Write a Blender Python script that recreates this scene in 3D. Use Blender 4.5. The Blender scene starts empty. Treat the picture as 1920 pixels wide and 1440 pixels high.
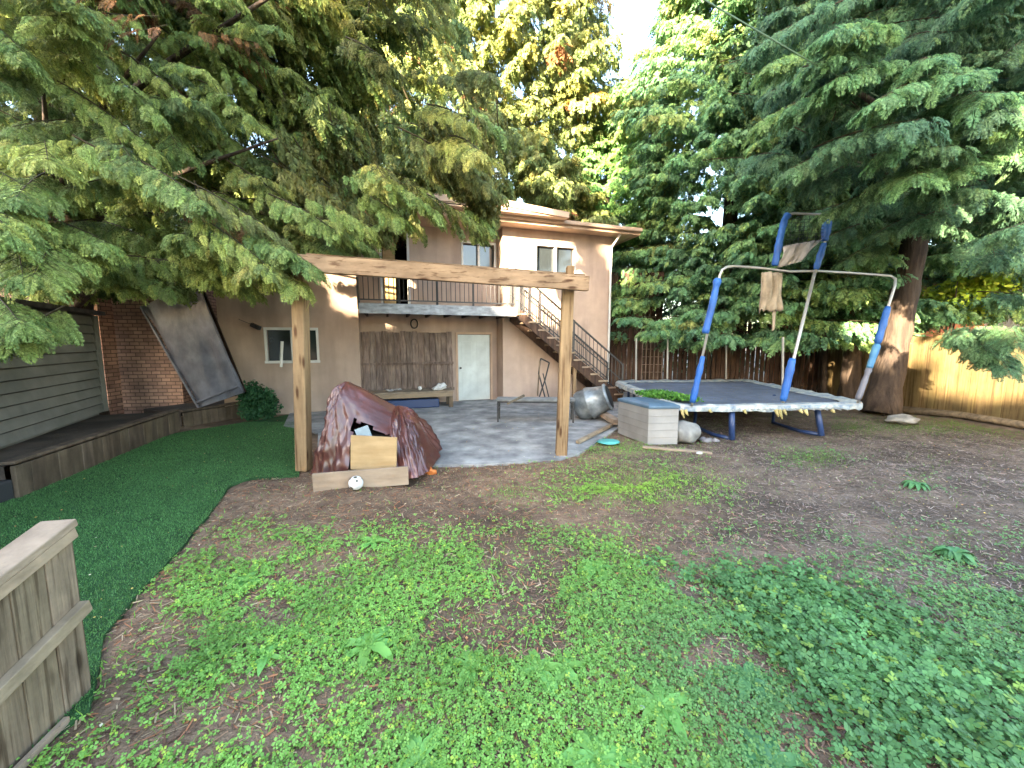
import bpy, math, random
import numpy as np
from mathutils import Vector, Matrix, noise as mnoise
R = math.radians
random.seed(7); rng = np.random.default_rng(7)
S = bpy.context.scene
# ---------------------------------------------------------------- camera, sky, sun, exposure
CAMZ = 1.7; PITCH = math.atan(80/721); FPX = 721.0
cd = bpy.data.cameras.new('camera'); cam = bpy.data.objects.new('camera', cd); S.collection.objects.link(cam)
cam.location = (0, 0, CAMZ); cam.rotation_euler = (R(90)-PITCH, 0, 0)
cd.sensor_width = 36; cd.lens = FPX/1920*36; cd.clip_start = .05; cd.clip_end = 600
S.camera = cam
SUN_EL, SUN_AZ = R(14), R(28)          # light travels towards +Y and +X
sdir = Vector((math.sin(SUN_AZ)*math.cos(SUN_EL), math.cos(SUN_AZ)*math.cos(SUN_EL), -math.sin(SUN_EL)))
w = bpy.data.worlds.new('World'); S.world = w; w.use_nodes = True
nt = w.node_tree; sky = nt.nodes.new('ShaderNodeTexSky'); sky.sky_type = 'NISHITA'; sky.sun_disc = False
sky.sun_elevation = SUN_EL; sky.sun_rotation = math.pi + SUN_AZ
sky.air_density = 1.0; sky.dust_density = 1.6; sky.ozone_density = .6
nt.links.new(sky.outputs[0], nt.nodes['Background'].inputs[0]); nt.nodes['Background'].inputs[1].default_value = .15
sl = bpy.data.lights.new('sun', 'SUN'); sl.energy = 5.0; sl.angle = R(.6); sl.color = (1, .83, .58)
so = bpy.data.objects.new('sun', sl); S.collection.objects.link(so); so.rotation_euler = sdir.to_track_quat('-Z', 'Y').to_euler()
S.view_settings.view_transform = 'Standard'; S.view_settings.look = 'None'; S.view_settings.gamma = 1
S.view_settings.exposure = 3.8
S.render.engine = 'CYCLES'
S.cycles.max_bounces = 8; S.cycles.diffuse_bounces = 4; S.cycles.transmission_bounces = 6; S.cycles.transparent_max_bounces = 8

# ---------------------------------------------------------------- measuring helpers
cp, sp = math.cos(PITCH), math.sin(PITCH)
def ray(px, py):
    x = (px-960)/FPX; v = (720-py)/FPX
    return Vector((x, cp+v*sp, -sp+v*cp))
def G(px, py, z=0.0):
    d = ray(px, py); t = (z-CAMZ)/d.z
    return Vector((d.x*t, d.y*t, z))
def D(px, py, Y):
    d = ray(px, py); t = Y/d.y
    return Vector((d.x*t, Y, CAMZ+d.z*t))
def proj(x, y, z):
    zz = z-CAMZ; f = y*cp-zz*sp; u = y*sp+zz*cp
    return 960+FPX*x/f, 720-FPX*u/f
# ---------------------------------------------------------------- noise (numpy)
_perm = rng.permutation(4096); _val = rng.random(4096)
def vn(x, y):
    xi = np.floor(x).astype(np.int64); yi = np.floor(y).astype(np.int64); fx = x-xi; fy = y-yi
    fx = fx*fx*(3-2*fx); fy = fy*fy*(3-2*fy)
    h = lambda a, b: _val[_perm[(a*73+_perm[b & 4095]) & 4095]]
    return (h(xi, yi)*(1-fx)+h(xi+1, yi)*fx)*(1-fy)+(h(xi, yi+1)*(1-fx)+h(xi+1, yi+1)*fx)*fy
def fbm(x, y, o=4):
    s = 0; a = .5; t = 0
    for i in range(o):
        s = s+a*vn(x*2**i+17*i, y*2**i+31*i); t += a; a *= .55
    return s/t
# ---------------------------------------------------------------- tagging and mesh building
ORG = {}
def tag(o, label=None, cat=None, group=None, kind=None):
    if label: o['label'] = label
    if cat: o['category'] = cat
    if group: o['group'] = group
    if kind: o['kind'] = kind
    return o
def empty(name, loc, label, cat, group=None):
    o = bpy.data.objects.new(name, None); S.collection.objects.link(o); o.location = loc
    ORG[o.name] = Vector(loc); o.empty_display_size = .1
    return tag(o, label, cat, group)
def copy_tree(o, parent=None):
    c = o.copy(); S.collection.objects.link(c)
    if parent: c.parent = parent
    for ch in list(o.children): copy_tree(ch, c)
    return c
class MB:
    def __init__(s): s.v = []; s.f = []; s.t = []
    def add(s, vs, fs, tint=None):
        if tint is None: k = random.uniform(.82, 1.12); tint = (k, k*random.uniform(.97, 1.02), k*random.uniform(.95, 1.03))
        b = len(s.v); s.v += [Vector(v) for v in vs]
        for f in fs: s.f.append([b+i for i in f]); s.t.append(tint)
        return s
    def box(s, c, d, rot=None, tint=None):
        x, y, z = d[0]/2, d[1]/2, d[2]/2
        vs = [Vector((a, b, e)) for a in (-x, x) for b in (-y, y) for e in (-z, z)]
        if rot is not None: vs = [rot @ v for v in vs]
        vs = [v+Vector(c) for v in vs]
        return s.add(vs, [(0, 1, 3, 2), (4, 6, 7, 5), (0, 4, 5, 1), (2, 3, 7, 6), (0, 2, 6, 4), (1, 5, 7, 3)], tint)
    def bar(s, a, b, w, h, up=(0, 0, 1), tint=None):
        a = Vector(a); b = Vector(b); d = (b-a); L = d.length; d.normalize(); up = Vector(up)
        sx = d.cross(up)
        if sx.length < 1e-4: sx = Vector((1, 0, 0))
        sx.normalize(); uz = sx.cross(d).normalized()
        m = Matrix((sx, d, uz)).transposed()
        return s.box((a+b)/2, (w, L, h), m, tint)
    def tube(s, pts, rad, n=8, tint=None, cap=True):
        pts = [Vector(p) for p in pts]
        if not hasattr(rad, '__len__'): rad = [rad]*len(pts)
        vs = []; fs = []; prev = None
        for i, p in enumerate(pts):
            d = (pts[min(i+1, len(pts)-1)]-pts[max(i-1, 0)]).normalized()
            if prev is None:
                a = Vector((0, 0, 1)) if abs(d.z) < .9 else Vector((1, 0, 0)); x = d.cross(a).normalized()
            else: x = (prev-d*prev.dot(d)).normalized()
            prev = x; y = d.cross(x)
            for k in range(n):
                t = 2*math.pi*k/n; vs.append(p+(x*math.cos(t)+y*math.sin(t))*rad[i])
        for i in range(len(pts)-1):
            for k in range(n):
                k2 = (k+1) % n; fs.append((i*n+k, i*n+k2, (i+1)*n+k2, (i+1)*n+k))
        if cap: fs.append(tuple(range(n))[::-1]); fs.append(tuple((len(pts)-1)*n+k for k in range(n)))
        return s.add(vs, fs, tint)
    def quad(s, a, b, c, d, tint=None): return s.add([a, b, c, d], [(0, 1, 2, 3)], tint)
    def blob(s, c, r, n=2, amp=.12, fr=2.0, seed=0, tint=(1, 1, 1), flat=None, rot=None):
        import bmesh
        bm = bmesh.new(); bmesh.ops.create_icosphere(bm, subdivisions=n, radius=1)
        vs = []
        for v in bm.verts:
            p = v.co.copy(); k = 1+amp*mnoise.noise(p*fr+Vector((seed*3.1, seed, 0)))*2
            p = Vector((p.x*r[0]*k, p.y*r[1]*k, p.z*r[2]*k))
            if flat is not None: p.z = max(p.z, flat)
            if rot is not None: p = rot @ p
            vs.append(p+Vector(c))
        fs = [[v.index for v in f.verts] for f in bm.faces]; bm.free()
        return s.add(vs, fs, tint)
    def build(s, name, m, parent=None, smooth=False, bevel=0, shift=None):
        o0 = Vector((0, 0, 0))
        if parent is not None:
            p = parent
            while p.parent: p = p.parent
            o0 = ORG.get(p.name, Vector((0, 0, 0)))
        me = bpy.data.meshes.new(name); me.from_pydata([v-o0 for v in s.v], [], s.f)
        at = me.color_attributes.new('tint', 'FLOAT_COLOR', 'CORNER')
        cols = np.ones((len(me.loops), 4), np.float32); i = 0
        for f, t in zip(s.f, s.t): cols[i:i+len(f), :3] = t; i += len(f)
        at.data.foreach_set('color', cols.ravel())
        if smooth: me.polygons.foreach_set('use_smooth', [True]*len(me.polygons))
        me.materials.append(m)
        o = bpy.data.objects.new(name, me); S.collection.objects.link(o)
        if parent is not None: o.parent = parent
        if bevel:
            b = o.modifiers.new('bevel', 'BEVEL'); b.width = bevel; b.segments = 2; b.limit_method = 'ANGLE'; b.angle_limit = R(40)
        return o
def npmesh(name, V, F, C, m, parent=None, nper=4):
    """V (n,3), F (k,nper), C (k,3) colour per face"""
    o0 = Vector((0, 0, 0))
    if parent is not None:
        p = parent
        while p.parent: p = p.parent
        o0 = ORG.get(p.name, o0)
    me = bpy.data.meshes.new(name); V = V-np.array(o0, dtype=V.dtype); k = len(F)
    me.vertices.add(len(V)); me.vertices.foreach_set('co', V.astype(np.float32).ravel())
    me.loops.add(k*nper); me.loops.foreach_set('vertex_index', F.astype(np.int32).ravel())
    me.polygons.add(k); me.polygons.foreach_set('loop_start', np.arange(k, dtype=np.int32)*nper)
    me.update(calc_edges=True)
    at = me.color_attributes.new('tint', 'FLOAT_COLOR', 'CORNER')
    c = np.ones((k, nper, 4), np.float32); c[:, :, :3] = C[:, None, :]; at.data.foreach_set('color', c.ravel())
    me.materials.append(m); o = bpy.data.objects.new(name, me); S.collection.objects.link(o)
    if parent is not None: o.parent = parent
    return o
# ---------------------------------------------------------------- materials
def mat(name, c1, c2=None, rough=.85, scale=(3, 3, 3), bump=.25, bscale=(30, 30, 30), metal=0, spec=.3, dirt=.35, dscale=1.3, lo=.35, hi=.65, bdist=.01):
    m = bpy.data.materials.new(name); m.use_nodes = True; n = m.node_tree.nodes; l = m.node_tree.links
    b = n['Principled BSDF']; b.inputs['Roughness'].default_value = rough; b.inputs['Metallic'].default_value = metal
    b.inputs['Specular IOR Level'].default_value = spec
    c2 = c2 or tuple(x*.75 for x in c1)
    tc = n.new('ShaderNodeTexCoord'); mp = n.new('ShaderNodeMapping'); mp.inputs['Scale'].default_value = scale
    l.new(tc.outputs['Object'], mp.inputs['Vector'])
    t = n.new('ShaderNodeTexNoise'); t.inputs['Detail'].default_value = 6; t.inputs['Scale'].default_value = 1; l.new(mp.outputs[0], t.inputs['Vector'])
    r = n.new('ShaderNodeValToRGB'); r.color_ramp.elements[0].position = lo; r.color_ramp.elements[1].position = hi
    r.color_ramp.elements[0].color = (*c2, 1); r.color_ramp.elements[1].color = (*c1, 1); l.new(t.outputs['Fac'], r.inputs['Fac'])
    a = n.new('ShaderNodeAttribute'); a.attribute_name = 'tint'
    mx = n.new('ShaderNodeMix'); mx.data_type = 'RGBA'; mx.blend_type = 'MULTIPLY'; mx.inputs[0].default_value = 1
    l.new(r.outputs[0], mx.inputs[6]); l.new(a.outputs['Color'], mx.inputs[7])
    out = mx.outputs[2]
    if dirt:
        t2 = n.new('ShaderNodeTexNoise'); t2.inputs['Scale'].default_value = dscale; t2.inputs['Detail'].default_value = 8; t2.inputs['Roughness'].default_value = .7
        l.new(tc.outputs['Object'], t2.inputs['Vector'])
        mr = n.new('ShaderNodeMapRange'); mr.inputs[1].default_value = .35; mr.inputs[2].default_value = .65; mr.inputs[3].default_value = 1-dirt; mr.inputs[4].default_value = 1.05
        l.new(t2.outputs['Fac'], mr.inputs[0])
        m2 = n.new('ShaderNodeMix'); m2.data_type = 'RGBA'; m2.blend_type = 'MULTIPLY'; m2.inputs[0].default_value = 1
        l.new(out, m2.inputs[6]); l.new(mr.outputs[0], m2.inputs[7]); out = m2.outputs[2]
    l.new(out, b.inputs['Base Color'])
    if bump:
        m3 = n.new('ShaderNodeMapping'); m3.inputs['Scale'].default_value = bscale; l.new(tc.outputs['Object'], m3.inputs['Vector'])
        t3 = n.new('ShaderNodeTexNoise'); t3.inputs['Scale'].default_value = 1; t3.inputs['Detail'].default_value = 5; l.new(m3.outputs[0], t3.inputs['Vector'])
        bp = n.new('ShaderNodeBump'); bp.inputs['Strength'].default_value = bump; bp.inputs['Distance'].default_value = bdist
        l.new(t3.outputs['Fac'], bp.inputs['Height']); l.new(bp.outputs[0], b.inputs['Normal'])
    return m
def leafmat(name, trans=.3, rough=.6, spec=.25):
    m = bpy.data.materials.new(name); m.use_nodes = True; n = m.node_tree.nodes; l = m.node_tree.links
    b = n['Principled BSDF']; b.inputs['Roughness'].default_value = rough; b.inputs['Specular IOR Level'].default_value = spec
    a = n.new('ShaderNodeAttribute'); a.attribute_name = 'tint'; l.new(a.outputs['Color'], b.inputs['Base Color'])
    tr = n.new('ShaderNodeBsdfTranslucent'); l.new(a.outputs['Color'], tr.inputs['Color'])
    mx = n.new('ShaderNodeMixShader'); mx.inputs[0].default_value = trans
    l.new(b.outputs[0], mx.inputs[1]); l.new(tr.outputs[0], mx.inputs[2]); l.new(mx.outputs[0], n['Material Output'].inputs['Surface'])
    return m
def plain(name, c, rough=.5, metal=0, spec=.5): return mat(name, c, tuple(x*.85 for x in c), rough=rough, metal=metal, spec=spec, bump=.05, dirt=.15)
M = {}
def overlay(m, scale, vor, p0, p1, col):
    '''multiply knots (voronoi) or streaks (noise) into a base colour'''
    n = m.node_tree.nodes; l = m.node_tree.links; b = n['Principled BSDF']; src = b.inputs['Base Color'].links[0].from_socket
    tc = n.new('ShaderNodeTexCoord'); mp = n.new('ShaderNodeMapping'); mp.inputs['Scale'].default_value = scale; l.new(tc.outputs['Object'], mp.inputs[0])
    v = n.new('ShaderNodeTexVoronoi' if vor else 'ShaderNodeTexNoise'); v.inputs['Scale'].default_value = 1; l.new(mp.outputs[0], v.inputs['Vector'])
    if not vor: v.inputs['Detail'].default_value = 6
    r = n.new('ShaderNodeValToRGB'); r.color_ramp.elements[0].position = p0; r.color_ramp.elements[1].position = p1; r.color_ramp.elements[0].color = (*col, 1); r.color_ramp.elements[1].color = (1, 1, 1, 1)
    l.new(v.outputs['Distance' if vor else 'Fac'], r.inputs[0]); mx = n.new('ShaderNodeMix'); mx.data_type = 'RGBA'; mx.blend_type = 'MULTIPLY'; mx.inputs[0].default_value = 1
    l.new(src, mx.inputs[6]); l.new(r.outputs[0], mx.inputs[7]); l.new(mx.outputs[2], b.inputs['Base Color'])
M['leaf'] = leafmat('foliage', .3); M['clover'] = leafmat('clover_leaf', .25, .5, .3); M['litter'] = leafmat('litter', 0, .9, .1)
M['bark'] = mat('bark', (.10, .07, .05), (.04, .028, .022), scale=(9, 9, 1.2), bump=.9, bscale=(25, 25, 3), bdist=.04)
M['timber'] = mat('post_timber', (.36, .235, .12), (.24, .15, .075), scale=(14, 14, 1.6), bump=.3, bscale=(70, 70, 4), dirt=.3, rough=.75)
M['timber_x'] = mat('beam_timber', (.38, .245, .14), (.25, .155, .085), scale=(1.6, 14, 14), bump=.3, bscale=(4, 70, 70), dirt=.3, rough=.75)
M['greywood'] = mat('weathered_board', (.34, .25, .165), (.19, .138, .09), scale=(16, 16, 1.3), bump=.5, bscale=(80, 80, 4), dirt=.45, dscale=2.5)
M['greywood_h'] = mat('weathered_rail', (.42, .31, .215), (.26, .19, .13), scale=(5, 5, 16), bump=.4, bscale=(30, 30, 60), dirt=.35, dscale=3)
M['darkwood'] = mat('dark_fence_wood', (.13, .075, .05), (.055, .033, .024), scale=(14, 14, 1.2), bump=.5, bscale=(70, 70, 4), dirt=.5)
M['fencewood'] = mat('yard_fence_wood', (.27, .195, .085), (.19, .13, .06), scale=(14, 14, 1.2), bump=.4, bscale=(70, 70, 4), dirt=.35)
M['panelwood'] = mat('panel_wood', (.30, .22, .175), (.13, .088, .068), scale=(22, 22, 1.2), bump=.5, bscale=(80, 80, 4), dirt=.45, dscale=2.2)
M['retwood'] = mat('retaining_board', (.20, .145, .095), (.105, .075, .05), scale=(9, 9, 1.5), bump=.5, bscale=(60, 60, 5), dirt=.45)
M['siding'] = mat('vinyl_siding', (.29, .275, .235), (.23, .22, .19), rough=.6, scale=(1, 1, 3), bump=.1, dirt=.25)
M['stucco'] = mat('stucco', (.52, .385, .30), (.45, .33, .255), rough=.95, scale=(1.2, 1.2, .8), bump=.6, bscale=(90, 90, 90), dirt=.16, dscale=.9, bdist=.006)
M['white'] = plain('white_paint', (.68, .67, .64), .55)
M['doorpaint'] = plain('door_paint', (.62, .66, .62), .5)
M['fascia'] = mat('deck_fascia', (.55, .56, .57), (.30, .30, .30), rough=.7, scale=(5, 5, 16), bump=.2, dirt=.4, dscale=3)
M['trim'] = plain('tan_trim', (.55, .37, .25), .7)
M['roof'] = mat('roof_shingle', (.11, .10, .095), (.06, .055, .052), scale=(6, 6, 6), bump=.6, bscale=(40, 40, 40))
M['black'] = plain('black_metal', (.03, .03, .032), .45)
M['glass'] = plain('window_glass', (.025, .03, .033), .08, spec=.8)
M['tealglass'] = plain('teal_glass', (.05, .16, .15), .12, spec=.8)
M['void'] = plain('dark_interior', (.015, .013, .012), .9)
M['concrete'] = mat('patio_concrete', (.43, .415, .385), (.22, .215, .21), scale=(2.6, 2.6, 2.6), bump=.35, bscale=(35, 35, 35), dirt=.4, dscale=2.3)
M['stone'] = mat('stone', (.33, .33, .31), (.19, .19, .18), scale=(5, 5, 5), bump=.5, bscale=(25, 25, 25))
M['blue'] = mat('blue_foam', (.03, .13, .42), (.02, .085, .30), rough=.45, scale=(6, 6, 3), bump=.35, bscale=(14, 14, 6), dirt=.25, dscale=4, bdist=.02)
M['lightblue'] = mat('faded_blue_foam', (.16, .38, .50), (.05, .2, .45), rough=.5, scale=(6, 6, 3), bump=.3, bscale=(14, 14, 6), bdist=.02)
M['navy'] = plain('navy_metal', (.02, .045, .13), .4)
M['galv'] = plain('galvanised_tube', (.42, .41, .38), .42, .5)
M['tramp'] = mat('trampoline_mat', (.15, .18, .24), (.10, .12, .17), rough=.5, scale=(4, 4, 4), bump=.1, dirt=.3)
M['pad'] = mat('torn_pad', (.58, .58, .50), (.24, .30, .34), rough=.7, scale=(9, 9, 9), bump=.5, bscale=(30, 30, 30), dirt=.4, dscale=5)
M['foamyel'] = mat('yellowed_foam', (.55, .47, .2), (.4, .33, .14), scale=(9, 9, 9), bump=.5)
M['cloth'] = mat('worn_cloth', (.40, .33, .24), (.25, .2, .14), scale=(8, 8, 3), bump=.4, bscale=(40, 40, 10), dirt=.4, dscale=4)
M['greycloth'] = mat('grey_cloth', (.34, .32, .30), (.24, .22, .21), scale=(8, 8, 3), bump=.4, dirt=.3)
M['net'] = plain('dark_net', (.03, .035, .04), .9)
M['tarp'] = mat('maroon_tarp', (.12, .036, .027), (.08, .026, .02), rough=.34, scale=(2, 2, 2), bump=.3, bscale=(8, 8, 6), spec=.5, dirt=.2, dscale=2, bdist=.035)
b_ = M['tarp'].node_tree.nodes['Principled BSDF']; b_.inputs['Coat Weight'].default_value = .5; b_.inputs['Coat Roughness'].default_value = .28; b_.inputs['Coat IOR'].default_value = 1.5
M['bluesheet'] = mat('pale_blue_sheet', (.42, .50, .52), (.3, .38, .42), rough=.4, bump=.4, bscale=(12, 12, 12))
M['ply'] = mat('plywood', (.50, .34, .17), (.40, .26, .12), scale=(3, 3, 18), bump=.15, bscale=(10, 10, 70), dirt=.2)
M['plyd'] = mat('dusty_board', (.38, .28, .19), (.29, .21, .14), scale=(3, 3, 14), bump=.2, bscale=(10, 10, 70), dirt=.25)
M['boxgrey'] = plain('box_plastic', (.30, .285, .265), .6)
M['boxlid'] = mat('lid_plastic', (.10, .165, .23), (.07, .12, .17), rough=.5, dirt=.3, bump=.2)
M['tub'] = mat('grey_tub', (.32, .35, .36), (.2, .225, .235), rough=.35, scale=(4, 4, 4), bump=.15, metal=.3, dirt=.35, dscale=4)
M['teal'] = plain('teal_plastic', (.08, .36, .33), .5)
M['greytarp'] = mat('grey_blue_tarp', (.19, .195, .23), (.12, .122, .15), rough=.5, scale=(3, 3, 3), bump=.5, bscale=(9, 9, 5), dirt=.35, dscale=2, bdist=.03)
M['brick'] = None
M['orange'] = plain('orange_paint', (.7, .2, .04), .7)
M['redwall'] = mat('red_brown_wall', (.42, .15, .07), (.33, .11, .055), scale=(1, 1, 14), bump=.3)
M['whitewall'] = plain('pale_wall', (.62, .62, .62), .8)
M['log'] = mat('log', (.2, .15, .10), (.1, .075, .05), scale=(2, 14, 14), bump=.6)
def brickmat():
    m = mat('brick', (.55, .38, .30), (.40, .28, .23), scale=(3, 3, 3)); n = m.node_tree.nodes; l = m.node_tree.links
    b = n['Principled BSDF']; src = b.inputs['Base Color'].links[0].from_socket
    tc = n.new('ShaderNodeTexCoord'); sx = n.new('ShaderNodeSeparateXYZ'); cx = n.new('ShaderNodeCombineXYZ'); l.new(tc.outputs['Object'], sx.inputs[0])
    ad = n.new('ShaderNodeMath'); l.new(sx.outputs[0], ad.inputs[0]); l.new(sx.outputs[1], ad.inputs[1]); l.new(ad.outputs[0], cx.inputs[0]); l.new(sx.outputs[2], cx.inputs[1])
    br = n.new('ShaderNodeTexBrick'); br.inputs['Scale'].default_value = 1; br.inputs['Brick Width'].default_value = .22; br.inputs['Row Height'].default_value = .085; br.inputs['Mortar Size'].default_value = .010
    br.inputs['Color1'].default_value = (1, .95, .9, 1); br.inputs['Color2'].default_value = (.6, .55, .55, 1); br.inputs['Mortar'].default_value = (.28, .28, .28, 1)
    l.new(cx.outputs[0], br.inputs['Vector'])
    mx = n.new('ShaderNodeMix'); mx.data_type = 'RGBA'; mx.blend_type = 'MULTIPLY'; mx.inputs[0].default_value = 1
    l.new(src, mx.inputs[6]); l.new(br.outputs['Color'], mx.inputs[7]); l.new(mx.outputs[2], b.inputs['Base Color']); return m
M['brick'] = brickmat()
# ball material: white with dark patches
def ballmat():
    m = mat('ball', (.75, .74, .70), (.7, .69, .65), rough=.4, dirt=.25, dscale=12); n = m.node_tree.nodes; l = m.node_tree.links
    b = n['Principled BSDF']; src = b.inputs['Base Color'].links[0].from_socket
    tc = n.new('ShaderNodeTexCoord'); v = n.new('ShaderNodeTexVoronoi'); v.inputs['Scale'].default_value = 14; l.new(tc.outputs['Object'], v.inputs['Vector'])
    r = n.new('ShaderNodeValToRGB'); r.color_ramp.elements[0].position = .26; r.color_ramp.elements[0].color = (.12, .1, .06, 1); r.color_ramp.elements[1].position = .34; r.color_ramp.elements[1].color = (1, 1, 1, 1)
    l.new(v.outputs['Distance'], r.inputs[0]); mx = n.new('ShaderNodeMix'); mx.data_type = 'RGBA'; mx.blend_type = 'MULTIPLY'; mx.inputs[0].default_value = 1
    l.new(src, mx.inputs[6]); l.new(r.outputs[0], mx.inputs[7]); l.new(mx.outputs[2], b.inputs['Base Color']); return m
M['ball'] = ballmat()

overlay(M['timber'], (9, 9, 2.2), True, .10, .24, (.30, .2, .13)); overlay(M['timber'], (30, 30, 1.0), False, .36, .44, (.5, .42, .36))
overlay(M['timber_x'], (2.2, 9, 9), True, .10, .24, (.30, .2, .13)); overlay(M['timber_x'], (1.0, 30, 30), False, .36, .44, (.5, .42, .36))
overlay(M['greywood'], (9, 9, 2.5), True, .08, .20, (.35, .3, .25)); overlay(M['greywood'], (40, 40, 1.6), False, .38, .46, (.5, .46, .42))
overlay(M['fencewood'], (30, 30, .9), False, .36, .46, (.6, .55, .5))
overlay(M['stucco'], (2.2, 2.2, .35), False, .33, .55, (.72, .72, .74)); overlay(M['siding'], (1.5, 1.5, .6), False, .3, .6, (.7, .72, .68))
# ================================================================ GROUND
def inpoly(x, y, poly):
    x = np.asarray(x); y = np.asarray(y); c = np.zeros(x.shape, bool); n = len(poly)
    for i in range(n):
        x1, y1 = poly[i]; x2, y2 = poly[(i+1) % n]
        k = ((y1 > y) != (y2 > y)) & (x < (x2-x1)*(y-y1)/(y2-y1+1e-12)+x1); c ^= k
    return c
turf_poly = [tuple(G(*p)[:2]) for p in ((330, 812), (430, 797), (556, 775), (562, 892), (470, 898), (432, 909), (405, 948), (372, 990), (310, 1060), (250, 1125), (195, 1195))]+[(-1.95, 1.6), (-2.2, .6), (-6.5, .6), (-5.6, 3.5)]
def ragged(poly, amp, step=.12):
    out = []
    for i in range(len(poly)):
        a_, b_ = poly[i], poly[(i+1) % len(poly)]; L = math.hypot(b_[0]-a_[0], b_[1]-a_[1]); m_ = max(1, int(L/step))
        for k in range(m_):
            x = a_[0]+(b_[0]-a_[0])*k/m_; y = a_[1]+(b_[1]-a_[1])*k/m_; n_ = mnoise.noise(Vector((x*3, y*3, 1)))*amp+mnoise.noise(Vector((x*9, y*9, 4)))*amp*.5
            out.append((x+n_, y-n_*.5))
    return out
turf_poly = ragged(turf_poly, .05)
patio_poly = [tuple(G(*p)[:2]) for p in ((592, 884), (760, 872), (905, 872), (1045, 862), (1085, 852), (1165, 800))]+[(3.2, 9.2), (4.2, 13), (-6, 10.5), (-4.6, 7.6), (-3.6, 7.0)]
def smooth01(t): t = np.clip(t, 0, 1); return t*t*(3-2*t)
def pdist(x, y, poly):
    d = np.full(np.shape(x), 1e9)
    for i in range(len(poly)):
        x1, y1 = poly[i]; x2, y2 = poly[(i+1) % len(poly)]; dx, dy = x2-x1, y2-y1
        t = np.clip(((x-x1)*dx+(y-y1)*dy)/(dx*dx+dy*dy+1e-9), 0, 1); d = np.minimum(d, np.hypot(x-x1-t*dx, y-y1-t*dy))
    return d
def gh(x, y):
    x = np.asarray(x, float); y = np.asarray(y, float)
    h = (fbm(x*.55+9, y*.55+4, 3)-.5)*.16+(fbm(x*2.2, y*2.2+7, 3)-.5)*.055
    h = h+.10*np.exp(-((x-5.6)**2/2.5+(y-3.9)**2/1.2))+.05*np.exp(-((x-1.6)**2/.8+(y-4.3)**2/.3))
    k = np.ones_like(h)
    for P in (turf_poly, patio_poly):
        ins = inpoly(x, y, P); k = k*np.where(ins, 0, smooth01(pdist(x, y, P)/.7))
    k = k*np.where((y > 11) | (x < -5.5) | (x > 9.7), 0, 1)
    return h*k-.012+np.where(inpoly(x, y, turf_poly) | inpoly(x, y, patio_poly), -.03, 0)
def ground():
    gx = np.concatenate([[-300, -80, -30, -14], np.arange(-7, 10.6, .07), [14, 30, 80, 300]]); gy = np.concatenate([[-300, -80, -30, -12, -4], np.arange(-.5, 12, .07), [14, 20, 40, 100, 300]])
    X, Y = np.meshgrid(gx, gy); Z = gh(X, Y); V = np.stack([X, Y, Z], -1).reshape(-1, 3); nx = len(gx); ny = len(gy)
    i = np.arange(nx-1)[None, :]+np.arange(ny-1)[:, None]*nx; F = np.stack([i, i+1, i+1+nx, i+nx], -1).reshape(-1, 4)
    c = V[F].mean(1); x, y = c[:, 0], c[:, 1]
    # soil colour: reddish needle litter to the left, darker grey soil to the right
    t = smooth01((x+.3)/4.5+(fbm(x*.8, y*.8)-.5)*1.2)[:, None]
    damp = (.72+.45*smooth01((fbm(x*1.1+40, y*1.1+3, 4)-.35)/.25))[:, None]; C = ((1-t)*np.array([1.0, .83, .70])+t*np.array([.62, .60, .60]))*damp
    o = npmesh('ground', V, F, C, mat('soil', (.31, .24, .175), (.17, .125, .09), scale=(7, 7, 7), bump=1, bscale=(45, 45, 45), dirt=.4, dscale=1.6, lo=.3, hi=.7, bdist=.03), nper=4)
    o.data.polygons.foreach_set('use_smooth', [True]*len(o.data.polygons)); tag(o, kind='structure'); return o
ground()
def sheet(name, poly, z, m, th=.03):
    b = MB(); n = len(poly)
    b.add([(x, y, z) for x, y in poly], [tuple(range(n))[::-1]], (1, 1, 1))
    b.add([(x, y, z) for x, y in poly]+[(x, y, z-th) for x, y in poly], [(i, (i+1) % n, n+(i+1) % n, n+i) for i in range(n)], (1, 1, 1))
    o = b.build(name, m); tag(o, kind='structure'); return o
M['turfbase'] = mat('turf_backing', (.045, .12, .035), (.025, .07, .02), rough=.9, scale=(5, 5, 5), bump=.6, bscale=(120, 120, 120), dirt=.4)
sheet('artificial_turf', turf_poly, .004, M['turfbase'])
M['patio'] = M['concrete']
sheet('patio', patio_poly, .012, M['patio'], .05)
# ================================================================ HOUSE
A = R(18); P0 = Vector((-1.47, 10.85, 0)); U = Vector((math.cos(A), math.sin(A), 0)); N = Vector((math.sin(A), -math.cos(A), 0))
def H(s, o, z): return P0+U*s+N*o+Vector((0, 0, z))
def fac(px, py, off=0.0):
    d = ray(px, py); c = Vector((0, 0, CAMZ)); q = P0+N*off
    t = (q-c).dot(N)/d.dot(N); p = c+d*t
    return (p-q).dot(U), p.z
HR = Matrix((U, -N, Vector((0, 0, 1)))).transposed()
def hb(b, s0, s1, o0, o1, z0, z1, tint=None): return b.box(H((s0+s1)/2, (o0+o1)/2, (z0+z1)/2), (abs(s1-s0), abs(o1-o0), abs(z1-z0)), HR, tint)
house = empty('stucco_house', H(0, 0, 0), 'two storey pink tan stucco house with a balcony at the back of the yard', 'house')
WO = .6
sL, _ = fac(408, 600, WO); sLr, _ = fac(672, 600, WO); sRl, _ = fac(943, 600, WO); sR, zE = fac(1149, 445, WO)
zE = 4.75; one = (1, 1, 1)
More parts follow.
